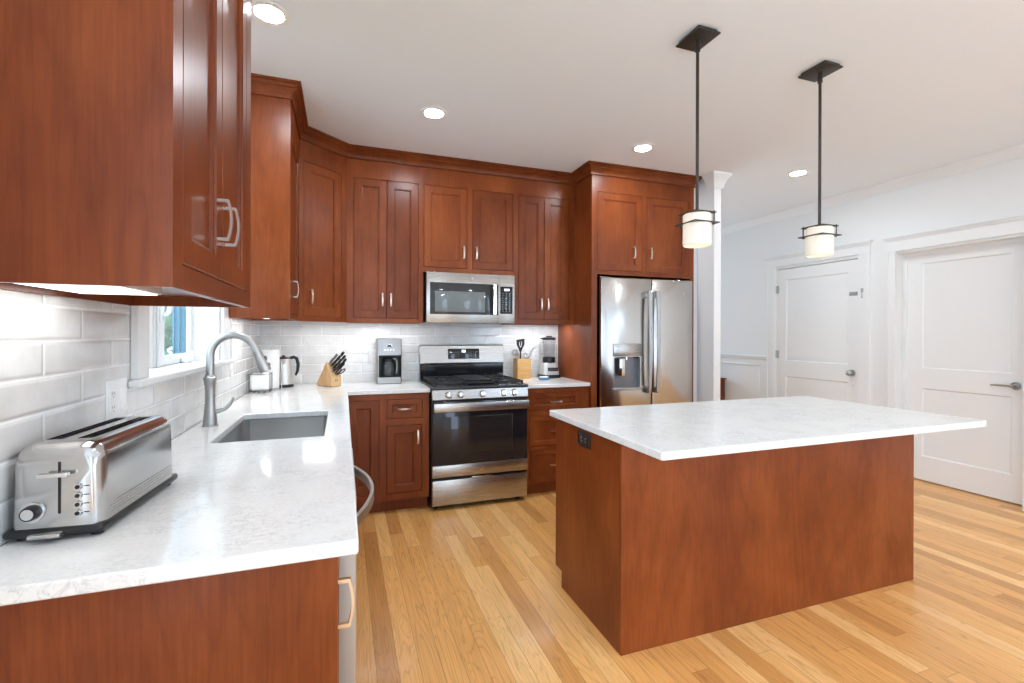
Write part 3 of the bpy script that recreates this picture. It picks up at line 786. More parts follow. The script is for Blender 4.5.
# range -------------------------------------------------------------------------------
RX0, RX1 = 1.240, 2.000
rg = root('range', 'stainless gas range with black oven door and five silver knobs', 'stove', ((RX0+RX1)/2, -.35, 0))
mb = MB(); mb.box(RX0, RX1, -.655, -.02, .03, .904)
for a in (RX0+.05, RX1-.05):
    for b in (-.60, -.08): mb.cyl((a, b, 0), (a, b, .03), .02, seg=12)
build('body', mb, 'black', rg)
mb = MB(); mb.box(RX0-.003, RX1+.003, -.695, -.075, .904, .926, .006, seg=3); build('cooktop', mb, 'enamel', rg)
mb = MB(); mb.prism([(-.655, .826), (-.694, .826), (-.700, .832), (-.690, .903), (-.655, .903)], 'x', RX0, RX1); build('control_panel', mb, 'steel_h', rg, bevel=.002)
for x in (1.362, 1.453, 1.623, 1.795, 1.884):
    mb = MB(); mb.lathe(0, 0, [(.0, 0), (.029, 0), (.029, .004), (.024, .006), (.0225, .026), (.019, .031), (0, .031)], 24, cap=False); mb.box(-.006, .006, -.021, .021, .028, .040, .003)
    mb.xf(Matrix.Translation((x, -.6945, .866)) @ Matrix.Rotation(PI/2 - .14, 4, 'X') @ Matrix.Rotation(0, 4, 'Z')); build('knob', mb, 'chrome', rg)
mb = MB(); mb.box(RX0+.003, RX1-.003, -.690, -.656, .338, .815, .004); build('oven_door', mb, 'oven_glass', rg)
od = rg.children[-1]
mb = MB(); mb.box(1.325, 1.868, -.6906, -.6898, .42, .70, .0003); build('oven_window', mb, 'oven_window', od)
mb = MB(); mb.box(1.868, 1.8725, -.6911, -.6899, .42, .70); build('window_trim', mb, 'dark_steel', od)
mb = MB(); mb.box(RX0+.003, RX1-.003, -.694, -.656, .250, .338, .003); db = build('door_base', mb, 'steel_h', od)
mb = MB(); mb.box(RX0+.004, RX1-.004, -.738, -.722, .742, .808, .006, seg=3)
for a in (RX0+.02, RX1-.05): mb.box(a, a+.03, -.724, -.690, .752, .80)
build('handle', mb, 'steel_h', od)
mb = MB(); mb.box(RX0+.003, RX1-.003, -.692, -.656, .040, .228, .005); mb.box(1.545, 1.705, -.692, -.675, .224, .238, .003); build('drawer', mb, 'steel_h', rg)
mb = MB()
mb.prism([(-.02, 1.056), (-.078, 1.056), (-.092, 1.066), (-.070, 1.216), (-.058, 1.226), (-.02, 1.226)], 'x', RX0, RX1+.003); bgd = build('backguard', mb, 'steel_h', rg, bevel=.004)
mb = MB(); mb.box(RX0+.004, RX1, -.075, -.02, .905, 1.056); o = build('backsplash_band', mb, 'black_gloss', rg); o['label'] = 'glossy dark band under the backguard'
tilt = math.atan2(.022, .150)
PM = Matrix.Translation((1.628, -.0825, 1.146)) @ Matrix.Rotation(-tilt, 4, 'X')
mb = MB(); mb.box(-.142, .142, -.003, .004, -.045, .045, .001); mb.xf(PM); pn = build('control_display', mb, 'black_gloss', bgd)
mb = MB(); mb.box(-.018, .016, -.0036, -.0025, .012, .034); mb.xf(PM); build('clock', mb, 'display', pn)
for i in range(12):
    if 4 <= i <= 6: continue
    for k in range(3):
        mb = MB(); mb.box(-.112+i*.0195, -.112+i*.0195+.007, -.0036, -.0025, -.022+k*.017, -.022+k*.017+.0025); mb.xf(PM); build('key', mb, 'key_print', pn)
def emblem(parent, x, y, z, r):
    mb = MB(); mb.cyl((x, y+.002, z), (x, y-.0012, z), r, seg=24); e = build('emblem', mb, 'chrome', parent)
    mb = MB(); mb.tube([(x + r*.93*math.cos(2*PI*i/24), y-.0014, z + r*.93*math.sin(2*PI*i/24)) for i in range(25)], .0007, 6); build('emblem_ring', mb, 'dark_steel', e)
    text_mesh('emblem_letters', 'GE', r*1.05, 'dark_steel', e, Matrix.Translation((x, y-.0014, z)) @ FRONT)
emblem(db, 1.622, -.694, .292, .017)
# burners and grates
for (x, y, r_) in ((1.40, -.53, .05), (1.40, -.22, .04), (1.62, -.375, .055), (1.84, -.53, .045), (1.84, -.22, .04)):
    mb = MB(); mb.lathe(x, y, [(0, .926), (r_+.012, .926), (r_+.010, .932), (r_, .936), (r_*.8, .940), (r_*.75, .946), (0, .947)], 20, cap=False); build('burner', mb, 'iron', rg)
for gx0, gx1 in ((RX0+.025, 1.487), (1.497, 1.743), (1.753, RX1-.025)):
    mb = MB(); z = .956; y0, y1 = -.655, -.105; w_ = .010
    for x in (gx0+.006, gx1-.006): mb.box(x-.006, x+.006, y0, y1, z-.016, z, .002)
    for y in (y0+.006, y1-.006, (y0+y1)/2): mb.box(gx0, gx1, y-.006, y+.006, z-.016, z, .002)
    mid = (gx0+gx1)/2
    for yc_ in (-.53, -.22):
        mb.box(mid-.005, mid+.005, yc_-.11, yc_-.025, z-.012, z, .002); mb.box(mid-.005, mid+.005, yc_+.025, yc_+.11, z-.012, z, .002)
        mb.box(gx0, mid-.025, yc_-.005, yc_+.005, z-.012, z, .002); mb.box(mid+.025, gx1, yc_-.005, yc_+.005, z-.012, z, .002)
    for x in (gx0+.008, gx1-.008):
        for y in (y0+.008, y1-.008): mb.box(x-.007, x+.007, y-.007, y+.007, .926, z-.01)
    build('grate', mb, 'iron', rg)
mb = MB(); mb.box(1.512, 1.728, -.60, -.15, .957, .966, .003); o = build('griddle', mb, 'iron', rg); o['label'] = 'flat black centre griddle plate'

# microwave ---------------------------------------------------------------------------
mw = root('microwave', 'stainless over-the-range microwave hung under the short cherry cabinet', 'microwave', (1.62, -.2, 1.412))
MX0, MX1, MZ0, MZ1 = 1.243, 1.992, 1.412, 1.820
mb = MB(); mb.box(MX0, MX1, -.378, -.01, MZ0+.006, MZ1); build('body', mb, 'black', mw)
mb = MB(); mb.box(MX0, 1.853, -.402, -.379, MZ0, MZ1-.001, .003); md_ = build('door', mb, 'steel_h', mw)
mb = MB(); mb.box(1.855, MX1, -.402, -.379, MZ0, MZ1-.001, .003); cp = build('control_panel', mb, 'steel_h', mw)
mb = MB(); mb.box(1.272, 1.845, -.4032, -.4012, 1.481, 1.737, .0008); gl = build('door_glass', mb, 'micro_glass', md_)
mb = MB(); mb.box(1.312, 1.730, -.4037, -.4030, 1.502, 1.668, .0003); build('door_window', mb, 'micro_window', gl)
mb = MB(); mb.sweep([(1.806, -.43-.008*math.sin(PI*i/10), 1.486+.248*i/10) for i in range(11)], .010, .026, (1, 0, 0))
for z in (1.50, 1.72): mb.box(1.798, 1.814, -.432, -.402, z-.008, z+.008)
build('handle', mb, 'chrome', md_)
mb = MB(); mb.box(1.862, 1.972, -.4034, -.4012, 1.492, 1.722, .0008); kp = build('keypad', mb, 'black_gloss', cp)
mb = MB(); mb.box(1.898, 1.944, -.4040, -.4030, 1.686, 1.704); build('clock', mb, 'display', kp)
for k in range(9):
    for i in range(3):
        if k in (2, 5) and i == 1: continue
        mb = MB(); mb.box(1.882+.030*i, 1.891+.030*i, -.4040, -.4030, 1.512+k*.0185, 1.512+k*.0185+.004); build('key', mb, 'key_print', kp)
emblem(md_, 1.622, -.402, 1.780, .012)
mb = MB()
for k in range(14): mb.box(1.30+.045*k, 1.335+.045*k, -.36, -.30, MZ0+.002, MZ0+.0065)
build('vent_grille', mb, 'dark_steel', mw)

# refrigerator ------------------------------------------------------------------------
FX0, FX1, FG = 2.655, 3.598, 3.158
FYF = -.70
fr = root('refrigerator', 'stainless french-door refrigerator with a water dispenser in the left door', 'refrigerator', (3.12, -.35, 0))
mb = MB(); mb.box(FX0+.004, FX1-.004, -.61, -.03, .03, 1.795); 
for a in (FX0+.06, FX1-.06):
    for b in (-.57, -.08): mb.cyl((a, b, 0), (a, b, .03), .022, seg=12)
for a in (FX0+.05, FX1-.05): mb.box(a-.04, a+.04, -.66, -.56, 1.795, 1.815)
build('body', mb, 'dark_steel', fr)
mb = MB(); mb.box(FX0, FG-.002, FYF, -.615, .705, 1.806, .008, seg=3); dl = build('door', mb, 'fridge_steel', fr)
mb = MB(); mb.box(2.782, 3.040, FYF-.02, FYF+.065, .862, 1.130, .02, which=lambda p, q: abs(p.y-q.y) > .01, seg=4); cut(dl, mb)
mb = MB(); mb.box(FG+.002, FX1, FYF, -.615, .705, 1.806, .008, seg=3); dr = build('door', mb, 'fridge_steel', fr)
mb = MB(); mb.box(FX0, FX1, FYF, -.615, .075, .698, .008, seg=3); fz = build('freezer_drawer', mb, 'fridge_steel', fr)
mb = MB(); mb.tube([(FX0+.08, FYF-.055, .63), (FX1-.08, FYF-.055, .63)], .012, 12)
for a in (FX0+.10, FX1-.10): mb.cyl((a, FYF, .63), (a, FYF-.055, .63), .010, seg=12)
build('handle', mb, 'satin', fz)
for x, d_ in ((3.108, dl), (3.190, dr)):
    mb = MB(); mb.sweep([(x, FYF-.040-.022*math.sin(PI*i/14), .835+.86*i/14) for i in range(15)], .016, .030, (1, 0, 0))
    for z in (.85, 1.68): mb.box(x-.015, x+.015, FYF-.048, FYF, z-.035, z+.02, .004)
    build('handle', mb, 'satin', d_, bevel=.003)
dp = build('dispenser_panel', (lambda m: (m.box(2.772, 3.050, FYF-.008, FYF-.0005, 1.135, 1.243, .003), m)[-1])(MB()), 'steel_h', dl)
for a in (2.80, 2.985):
    for k in range(3): mb = MB(); mb.box(a, a+.03, FYF-.0088, FYF-.0078, 1.160+k*.027, 1.1645+k*.027); build('key', mb, 'dark_steel', dp)
mb = MB(); mb.box(2.782, 3.04, FYF+.055, FYF+.066, .862, 1.130); o = build('dispenser_back', mb, 'dark_steel', dl)
NT(M['dark_steel'])
mb = MB(); mb.box(2.765, 3.055, FYF-.018, FYF+.06, .846, .866, .004); build('drip_tray', mb, 'steel_h', dl)
mb = MB(); mb.box(2.842, 2.898, FYF+.010, FYF+.022, .965, 1.115, .005); mb.cyl((2.915, FYF+.02, 1.13), (2.915, FYF+.02, 1.105), .012, seg=12); build('paddle', mb, 'chrome', dl)
emblem(dr, 3.497, FYF, 1.692, .016)

# ------------------------------------------------------------------ ceiling lights and pendants
def can_light(x, y, label, group=None):
    r = root('recessed_light', label, 'light', (x, y, CEIL), 0)
    mb = MB(); mb.lathe(x, y, [(.088, CEIL), (.088, CEIL-.004), (.062, CEIL-.006), (.058, CEIL-.003), (.058, CEIL)], 32, cap=False); build('trim_ring', mb, 'white_plastic', r)
    mb = MB(); mb.cyl((x, y, CEIL-.0005), (x, y, CEIL-.0035), .058, seg=32); build('lens', mb, 'lens', r)
can_light(.304, -1.815, 'round recessed ceiling light nearest the left wall, above the sink')
can_light(1.172, -1.11, 'round recessed ceiling light in front of the cabinets left of the microwave')
can_light(2.792, -1.085, 'round recessed ceiling light in front of the refrigerator cabinet')
can_light(4.419, -1.077, 'round recessed ceiling light right of the farther pendant, toward the white doors')
for x, y, w_ in ((1.172, -3.9, 'left'), (2.792, -3.9, 'middle'), (4.419, -3.9, 'right')):  # unseen row continuing the ceiling pattern, added for light
    can_light(x, y, 'added unseen ceiling light behind the island seating side, %s of three in that row' % w_)
def pendant(x, y, label):
    r = root('pendant_light', label, 'pendant lamp', (x, y, CEIL), 0, 'pendants over the island')
    C_ = CEIL-.0005
    mb = MB(); mb.box(x-.054, x+.054, y-.070, y+.070, C_-.014, C_, .001); mb.box(x-.064, x+.064, y-.080, y+.080, C_-.022, C_-.014, .001); build('canopy', mb, 'bronze', r)
    mb = MB(); mb.cyl((x, y, C_-.022), (x, y, C_-.05), .010, seg=14); mb.cyl((x, y, C_-.05), (x, y, C_-.075), .012, seg=14); mb.cyl((x, y, C_-.075), (x, y, 1.905), .0075, seg=14); build('rod', mb, 'bronze', r)
    RG = .0655
    mb = MB(); mb.box(x-.061, x+.061, y-.061, y+.061, 1.902, 1.908, .001); build('top_plate', mb, 'bronze', r)
    mb = MB(); n = 32; hs = .071; sq = []; ci = []
    for i in range(n):
        t_ = 2*PI*(i+.5)/n; c, s_ = math.cos(t_), math.sin(t_); k = hs/max(abs(c), abs(s_))
        sq.append((x+c*k, y+s_*k)); ci.append((x+c*(RG+.0005), y+s_*(RG+.0005)))
    for i in range(n//4):      # square the corners off exactly
        pass
    for cxn, cyn in ((1, 1), (-1, 1), (-1, -1), (1, -1)):
        best = sorted(range(n), key=lambda i: (sq[i][0]-x-cxn*hs)**2 + (sq[i][1]-y-cyn*hs)**2)[0]; sq[best] = (x+cxn*hs, y+cyn*hs)
    vo0 = mb.ring([(*p, 1.853) for p in sq]); vo1 = mb.ring([(*p, 1.858) for p in sq]); vi0 = mb.ring([(*p, 1.853) for p in ci]); vi1 = mb.ring([(*p, 1.858) for p in ci])
    for i in range(n):
        j = (i+1) % n
        for q in ((vo0[i], vo0[j], vo1[j], vo1[i]), (vi0[j], vi0[i], vi1[i], vi1[j]), (vo1[i], vo1[j], vi1[j], vi1[i]), (vo0[j], vo0[i], vi0[i], vi0[j])): mb.bm.faces.new(q)
    build('shade_band', mb, 'bronze', r, smooth=25)
    for s_ in (-1, 1):
        mb = MB(); mb.cyl((x+s_*.0535, y-s_*.0535, 1.846), (x+s_*.0535, y-s_*.0535, 1.914), .0030, seg=8); build('support_post', mb, 'bronze', r)
    mb = MB(); mb.lathe(x, y, [(.060, 1.9015), (.0645, 1.898), (.0655, 1.765), (.063, 1.753), (.059, 1.750), (.057, 1.752), (.061, 1.765), (.060, 1.892), (.0, 1.894)], 40, cap=False); mb.lathe(x, y, [(0, 1.9015), (.060, 1.9015)], 40, cap=False); build('glass_shade', mb, 'opal', r)
    mb = MB(); mb.cyl((x, y, 1.893), (x, y, 1.85), .014, seg=12); build('socket', mb, 'bronze', r)
    mb = MB(); mb.lathe(x, y, [(.004, 1.85), (.010, 1.845), (.020, 1.815), (.020, 1.80), (.012, 1.786), (.0, 1.782)], 20, cap=False); build('bulb', mb, 'bulb', r)
    return r
pendant(2.222, -2.336, 'bronze pendant with white glass drum hanging over the left half of the island')
pendant(3.040, -2.333, 'bronze pendant with white glass drum hanging over the right half of the island')

# under-cabinet lights
def led_bar(x0, x1, y0, y1, label, along, watt=1.0):
    z = UB+.0295
    r = root('under_cabinet_light', label, 'light', ((x0+x1)/2, (y0+y1)/2, z-.02))
    mb = MB(); mb.box(x0, x1, y0, y1, z-.018, z, .003); build('housing', mb, 'white_plastic', r)
    mb = MB(); mb.box(x0+.008, x1-.008, y0+.008, y1-.008, z-.0205, z-.0175); build('lens', mb, 'led', r)
    area_light('under_cabinet_glow', ((x0+x1)/2, (y0+y1)/2, z-.022), (0, 0, 0), x1-x0-.01, y1-y0-.01, LED_WATT*watt*max(x1-x0, y1-y0)/.4, (.97, .98, 1))
led_bar(.03, .195, -3.135, -2.77, 'white light bar under the wall cabinet nearest the camera', 'y', .14)
led_bar(.13, .17, -1.10, -.70, 'slim light bar under the cabinet beyond the sink window', 'y', .6)
led_bar(.34, .56, -.29, -.25, 'short light bar under the diagonal corner cabinet', 'x', .6)
led_bar(.68, 1.20, -.24, -.20, 'slim light bar under the cabinet left of the microwave', 'x', .5)
led_bar(2.05, 2.55, -.24, -.20, 'slim light bar under the cabinet right of the microwave', 'x', .6)

# ------------------------------------------------------------------ outlets
def outlet(name, label, cx_, cz_, w_, h_, wall, kind, m='white_plastic'):
    """plate on the left wall (wall='x') or the back wall (wall='y')"""
    loc = (0.0002, cx_, cz_) if wall == 'x' else (cx_, -.0002, cz_)
    r = root(name, label, 'outlet', loc, PI/2 if wall == 'x' else 0, local=(0, 0, 0))
    mb = MB(); mb.box(-w_/2, w_/2, -.005, 0, -h_/2, h_/2, .002); build('plate', mb, m, r)
    gangs = [0] if len(kind) == 1 else [-.023*w_/.115*1.25, .023*w_/.115*1.25]
    for gx, kd in zip(gangs, kind):
        if kd == 's':
            mb = MB(); mb.prism([(-.005, -.033), (-.012, -.033), (-.006, .033), (-.005, .033)], 'x', gx-.0165, gx+.0165); build('rocker', mb, m, r)
        else:
            for dz in (-.0195, .0195):
                mb = MB(); mb.box(gx-.0165, gx+.0165, -.0075, -.004, dz-.0145, dz+.0145, .006, which=lambda p, q: abs(p.y-q.y) > .001, seg=3); o = build('receptacle', mb, m, r)
                mb = MB()
                for dx in (-.006, .006): mb.box(gx+dx-.001, gx+dx+.001, -.0079, -.0074, dz-.001, dz+.008)
                mb.cyl((gx, -.0079, dz-.007), (gx, -.0074, dz-.007), .002, seg=8)
                build('slot', mb, 'cork', o)
outlet('outlet', 'white outlet and rocker switch plate on the tile between toaster and window', -2.502, 1.130, .128, .122, 'x', 'rs')
outlet('outlet', 'white outlet plate on the left tile wall right of the sink window', -1.010, 1.128, .075, .118, 'x', 'r')
outlet('outlet', 'white outlet plate on the back tile wall left of the coffee maker', .858, 1.132, .072, .118, 'y', 'r')
outlet('outlet', 'white outlet plate on the back tile wall behind the utensil holder', 2.350, 1.132, .072, .118, 'y', 'r')

# ------------------------------------------------------------------ toaster
TA = math.radians(-4.5)
to = root('toaster', 'long chrome two-slot toaster on the near left worktop', 'toaster', (.098, -2.815, .9145), TA, local=(0, 0, 0))
tw, tl, th_ = .074, .178, .190
mb = MB()
# body: rounded sections along the length
N = 10
def section(y, s_w, top, zb=.022):
    pts = []; rc = .034
    w_ = tw*s_w
    for i in range(N+1):
        a = PI*.5*i/N; pts.append((w_-rc+rc*math.cos(a), y, top-rc+rc*math.sin(a)))
    for i in range(N+1):
        a = PI*.5 + PI*.5*i/N; pts.append((-w_+rc+rc*math.cos(a), y, top-rc+rc*math.sin(a)))
    pts.append((-w_-.004, y, zb)); pts.append((w_+.004, y, zb))
    return pts
secs = []
for i in range(7):
    a = PI*.5*i/6; secs.append((-tl+.022*(1-math.sin(a)) - 0, .86+.14*math.sin(a) if i else .84, th_-.016*(1-math.sin(a))))
secs = [(-tl, .80, th_-.030), (-tl+.003, .86, th_-.018), (-tl+.010, .93, th_-.007), (-tl+.020, .98, th_-.001), (-tl+.032, 1, th_)]
secs = secs + [(-y, a, t_) for y, a, t_ in reversed(secs)]
mb.skin([mb.ring(section(*s_)) for s_ in secs])
tb = build('body', mb, 'toaster_steel', to, smooth=50)
for x in (-.030, .024):
    mb = MB(); mb.box(x-.0145, x+.0145, -tl+.052, tl-.045, .06, .25); cut(tb, mb)
for p in tb.data.polygons:
    pass
for x in (-.030, .024):
    mb = MB()
    mb.box(x-.0145, x-.0130, -tl+.052, tl-.045, .061, th_-.004); mb.box(x+.0130, x+.0145, -tl+.052, tl-.045, .061, th_-.004); mb.box(x-.0145, x+.0145, -tl+.052, tl-.045, .060, .064)
    for k in range(13): mb.tube([(x-.009, -tl+.062+.020*k, .07), (x-.009, -tl+.062+.020*k, th_-.010)], .0012, 6); mb.tube([(x+.009, -tl+.062+.020*k, .07), (x+.009, -tl+.062+.020*k, th_-.010)], .0012, 6)
    build('slot_liner', mb, 'dark_steel', to)
mb = MB(); mb.box(-tw-.008, tw+.008, -tl-.006, tl+.006, .008, .026, .008, seg=3)
for a in (-tw+.012, tw-.012):
    for b in (-tl+.02, tl-.02): mb.cyl((a, b, 0), (a, b, .01), .010, seg=12)
build('base', mb, 'black', to)
mb = MB(); mb.box(-.034, .020, -tl-.022, -tl+.01, .010, .020, .004); o = build('crumb_tray', mb, 'toaster_steel', to)
yf = -tl-.0005
mb = MB(); mb.box(.006, .0105, yf-.0004, yf+.004, .052, .155); o = build('lever_slot', mb, 'black', to)
mb = MB(); mb.box(-.018, .032, yf-.022, yf-.010, .128, .137, .003); mb.box(.005, .0115, yf-.014, yf+.004, .128, .137); build('lever', mb, 'chrome', to)
mb = MB(); mb.cyl((-.036, yf+.003, .058), (-.036, yf-.003, .058), .020, seg=28); dk = build('dial_bezel', mb, 'chrome', to)
mb = MB(); mb.cyl((-.036, yf-.002, .058), (-.036, yf-.013, .058), .0155, .0135, seg=28); dk2 = build('dial', mb, 'black', to)
mb = MB(); mb.cyl((-.036, yf-.0125, .058), (-.036, yf-.0145, .058), .0105, seg=24); build('dial_cap', mb, 'chrome', dk2)
for k in range(4):
    z = .104 - k*.0175
    mb = MB(); mb.cyl((.041, yf+.003, z), (.041, yf-.007, z), .0068, .006, seg=18); mb.cyl((.041, yf-.0068, z), (.041, yf-.0078, z), .0042, seg=16, m=1); build('button', mb, ['chrome', 'black'], to)
    mb = MB(); mb.box(.049, .058, yf-.0006, yf+.003, z-.0006, z+.0010); build('button_mark', mb, 'black', to)
mb = MB()
for s_ in (-1, 1):
    for k in range(4):
        z = .034+k*.0065; xx = s_*(tw+.0025)
        mb.box(xx-.0015, xx+.0015, -tl+.03, tl-.03, z, z+.0028, .0008)
build('side_ribs', mb, 'toaster_steel', to)
text_mesh('script_mark', 'Cuisinart', .020, 'satin', to, Matrix.Translation((tw+.0012, .055, .088)) @ Matrix.Rotation(PI/2, 4, 'Z') @ FRONT)

# ------------------------------------------------------------------ corner of the left worktop
T0 = .9145
ph = root('paper_towel_holder', 'wire stand holding a white paper towel roll in the worktop corner', 'holder', (.125, -.37, T0))
mb = MB(); mb.lathe(.125, -.37, [(0, T0), (.072, T0), (.074, T0+.004), (.070, T0+.008), (0, T0+.009)], 32, cap=False); build('base', mb, 'satin', ph)
mb = MB(); mb.cyl((.125, -.37, T0+.008), (.125, -.37, T0+.305), .005, seg=10); mb.tube([(.125 + .014*math.sin(2*PI*i/16), -.37, T0+.318 - .014*math.cos(2*PI*i/16)) for i in range(17)], .0025, 8); build('rod', mb, 'chrome', ph)
mb = MB(); mb.tube([(.20, -.40, T0+.006), (.20, -.40, T0+.18), (.198, -.40, T0+.20)], .003, 8); mb.dome((.20, -.40, T0+.004), .008); mb.tube([(.17, -.385, T0+.006), (.2, -.40, T0+.006)], .003, 8); build('arm', mb, 'chrome', ph)
mb = MB(); mb.lathe(.125, -.37, [(.020, T0+.011), (.056, T0+.011), (.058, T0+.014), (.058, T0+.286), (.056, T0+.289), (.020, T0+.289), (.019, T0+.27), (.019, T0+.02)], 40, cap=False)
t = build('paper_towel_roll', mb, 'paper', loc=(.125, -.37, T0+.011)); tag(t, 'white paper towel roll standing behind the faucet spout', 'paper towel')
nh = root('napkin_caddy', 'white square tub in a thin wire rack in front of the paper towels', 'caddy', (.082, -.515, T0))
mb = MB(); mb.box(.022, .142, -.555, -.470, T0+.016, T0+.132, .016, seg=4); build('tub', mb, 'white_plastic', nh)
mb = MB()
for z in (T0+.014, T0+.128): mb.tube([(.018, -.559, z), (.146, -.559, z), (.146, -.466, z), (.018, -.466, z), (.018, -.559, z)], .0025, 8)
for a in (.018, .146):
    for b in (-.559, -.466): mb.tube([(a, b, T0+.003), (a, b, T0+.135)], .0025, 8)
for a in (.05, .082, .114): mb.dome((a, -.559, T0+.008), .008, sub=2)
build('wire_rack', mb, 'dark_steel', nh)
ke = root('electric_kettle', 'brushed steel electric kettle with black handle in the worktop corner', 'kettle', (.205, -.185, T0))
kx, ky = .190, -.185
mb = MB(); mb.lathe(kx, ky, [(0, T0), (.072, T0), (.074, T0+.005), (.072, T0+.016), (.062, T0+.020), (0, T0+.02)], 32, cap=False); build('power_base', mb, 'black', ke)
mb = MB(); mb.lathe(kx, ky, [(0, T0+.021), (.068, T0+.021), (.069, T0+.03), (.064, T0+.10), (.056, T0+.19), (.052, T0+.214), (0, T0+.215)], 36, cap=False); mb.prism([(kx-.02, ky-.048), (kx+.02, ky-.048), (kx, ky-.08)], 'z', T0+.178, T0+.212); kb = build('body', mb, 'kettle_steel', ke)
mb = MB(); mb.lathe(kx, ky, [(.052, T0+.2155), (.050, T0+.222), (.02, T0+.228), (.010, T0+.232), (.010, T0+.24), (0, T0+.241)], 28, cap=False); build('lid', mb, 'black', ke)
mb = MB(); mb.tube([(kx+.045, ky, T0+.218), (kx+.070, ky, T0+.226), (kx+.092, ky, T0+.215), (kx+.102, ky, T0+.17), (kx+.098, ky, T0+.12), (kx+.084, ky, T0+.085)], [.012, .013, .013, .012, .011, .008], 12); build('handle', mb, 'black', ke)

# ------------------------------------------------------------------ knife block
KA = math.atan2(.048, .071)      # front face normal points to the camera side
kn = root('knife_block', 'pale wood wedge knife block on the worktop left of the coffee maker', 'knife block', (.535, -.345, T0), KA, local=(0, 0, 0))
kw = .088
prof = [(0, .004), (0, .078), (.058, .186), (.070, .186), (.205, .012), (.205, .004)]
mb = MB(); mb.prism(prof, 'x', 0, kw); build('block', mb, 'maple', kn, bevel=.003)
mb = MB()
for a in (.014, kw-.014):
    for b in (.02, .185): mb.cyl((a, b, 0), (a, b, .006), .007, seg=10)
build('foot', mb, 'black', kn)
mb = MB()
for s_ in (-.006, .006):
    mb.cyl((kw*.5+s_, -.0002, .056), (kw*.5+s_, -.0010, .056), .003, seg=10); mb.prism([(kw*.5+s_-.001, .053), (kw*.5+s_+.001, .053), (kw*.5+s_*1.2+.004, .042), (kw*.5+s_*1.2-.004, .042)], 'y', -.0002, -.0010)
build('maker_mark', mb, 'cork', kn)
dirv = Vector((.10, -.80, .66)).normalized(); sl = Vector((0, .058, .108))
KM = Matrix.Translation((.535, -.345, T0)) @ Matrix.Rotation(KA, 4, 'Z')
def knife(label, a, t_, L, r_, grey=False):
    p = Vector((kw*a, 0, .078)) + sl*t_
    bl = MB(); q0 = p - dirv*.03; q1 = p + dirv*.018
    r = root('knife', label, 'knife', KM @ p, 0, 'knives in the block', local=(0, 0, 0))
    r.rotation_euler = (0, 0, KA)
    mb = MB(); mb.sweep([dirv*.001, dirv*.016], .010, .016, (1, 0, 0)); build('bolster', mb, 'satin', r)
    mb = MB(); side = dirv.cross(Vector((1, 0, 0)))
    pts = [dirv*(.016), dirv*(.016+L*.2)+side*.002, dirv*(.016+L*.6)-side*.002, dirv*(.016+L*.9), dirv*(.016+L)+side*.002]
    mb.tube(pts, [r_*.82, r_, r_*.88, r_*1.05, r_*.75], 10)
    build('handle', mb, 'dark_steel' if grey else 'black', r)
    mb = MB()
    for f_ in (.3, .6, .85):
        c = dirv*(.016+L*f_); mb.cyl(c-Vector((r_*1.02, 0, 0)), c+Vector((r_*1.02, 0, 0)), .002, seg=8)
    build('rivet', mb, 'chrome', r)
knife('grey-handled sharpening steel, topmost at the left of the knife block', .20, .93, .100, .0098, True)
knife('large black-handled knife at the top right of the knife block', .68, .93, .122, .0108)
knife('black-handled knife just below the sharpening steel in the knife block', .28, .72, .116, .0102)
knife('black-handled knife in the second row, right side of the knife block', .76, .72, .116, .0102)
knife('black-handled knife in the middle row left of the knife block', .34, .52, .110, .0098)
knife('black-handled knife in the middle row right of the knife block', .80, .52, .110, .0098)
knife('small black-handled knife low at the left of the knife block', .30, .32, .090, .0085)
knife('small black-handled knife low at the right of the knife block', .66, .32, .094, .0085)
sc_ = Vector((kw*.60, 0, .078)) + sl*.10
r = root('kitchen_scissors', 'kitchen scissors with open loop handles in the lowest slot of the knife block', 'scissors', KM @ sc_, KA, None, local=(0, 0, 0))
mb = MB(); mb.sweep([dirv*.001, dirv*.014], .006, .018, (1, 0, 0)); build('pivot', mb, 'satin', r)
for s_ in (-1, 1):
    mb = MB(); c = dirv*.048 + Vector((s_*.017, 0, 0))
    mb.tube([c + Vector((1, 0, 0))*.015*math.cos(2*PI*i/18) + dirv*.031*math.sin(2*PI*i/18) for i in range(19)], .0042, 8); mb.tube([dirv*.008, dirv*.022+Vector((s_*.006, 0, 0))], .005, 8); build('loop', mb, 'black', r)

# ------------------------------------------------------------------ coffee maker
cm = root('coffee_maker', 'brushed steel drip coffee maker with glass carafe left of the range', 'coffee maker', (.974, -.14, T0))
cx0, cx1, cy0, cy1 = .876, 1.072, -.225, -.035
mb = MB(); mb.box(cx0, cx1, cy0, cy1, T0+.003, T0+.365, .010, which=lambda p, q: abs(p.z-q.z) > .1, seg=4); cb = build('housing', mb, 'coffee_steel', cm)
mb = MB(); mb.box(cx0+.014, cx1-.004, cy0-.05, cy1-.06, T0+.052, T0+.232, .006); cut(cb, mb)
mb = MB(); mb.box(cx0+.0145, cx1-.0045, cy1-.064, cy1-.0605, T0+.0525, T0+.2315); mb.box(cx0+.0145, cx1-.0045, cy0+.004, cy1-.064, T0+.0525, T0+.0555); mb.box(cx0+.0145, cx1-.0045, cy0+.004, cy1-.064, T0+.228, T0+.2315); mb.box(cx0+.0145, cx0+.018, cy0+.004, cy1-.064, T0+.0555, T0+.228); build('bay_lining', mb, 'black', cm)
mb = MB(); mb.box(cx0+.01, cx1-.01, cy0+.01, cy1-.01, T0+.365, T0+.369, .002); build('lid', mb, 'satin', cm)
mb = MB(); mb.box(.952, .992, cy0-.004, cy0+.001, T0+.296, T0+.326, .003); dsp = build('display', mb, 'chrome', cm)
mb = MB(); mb.box(.958, .986, cy0-.005, cy0-.0035, T0+.302, T0+.320); build('clock', mb, 'black_gloss', dsp)
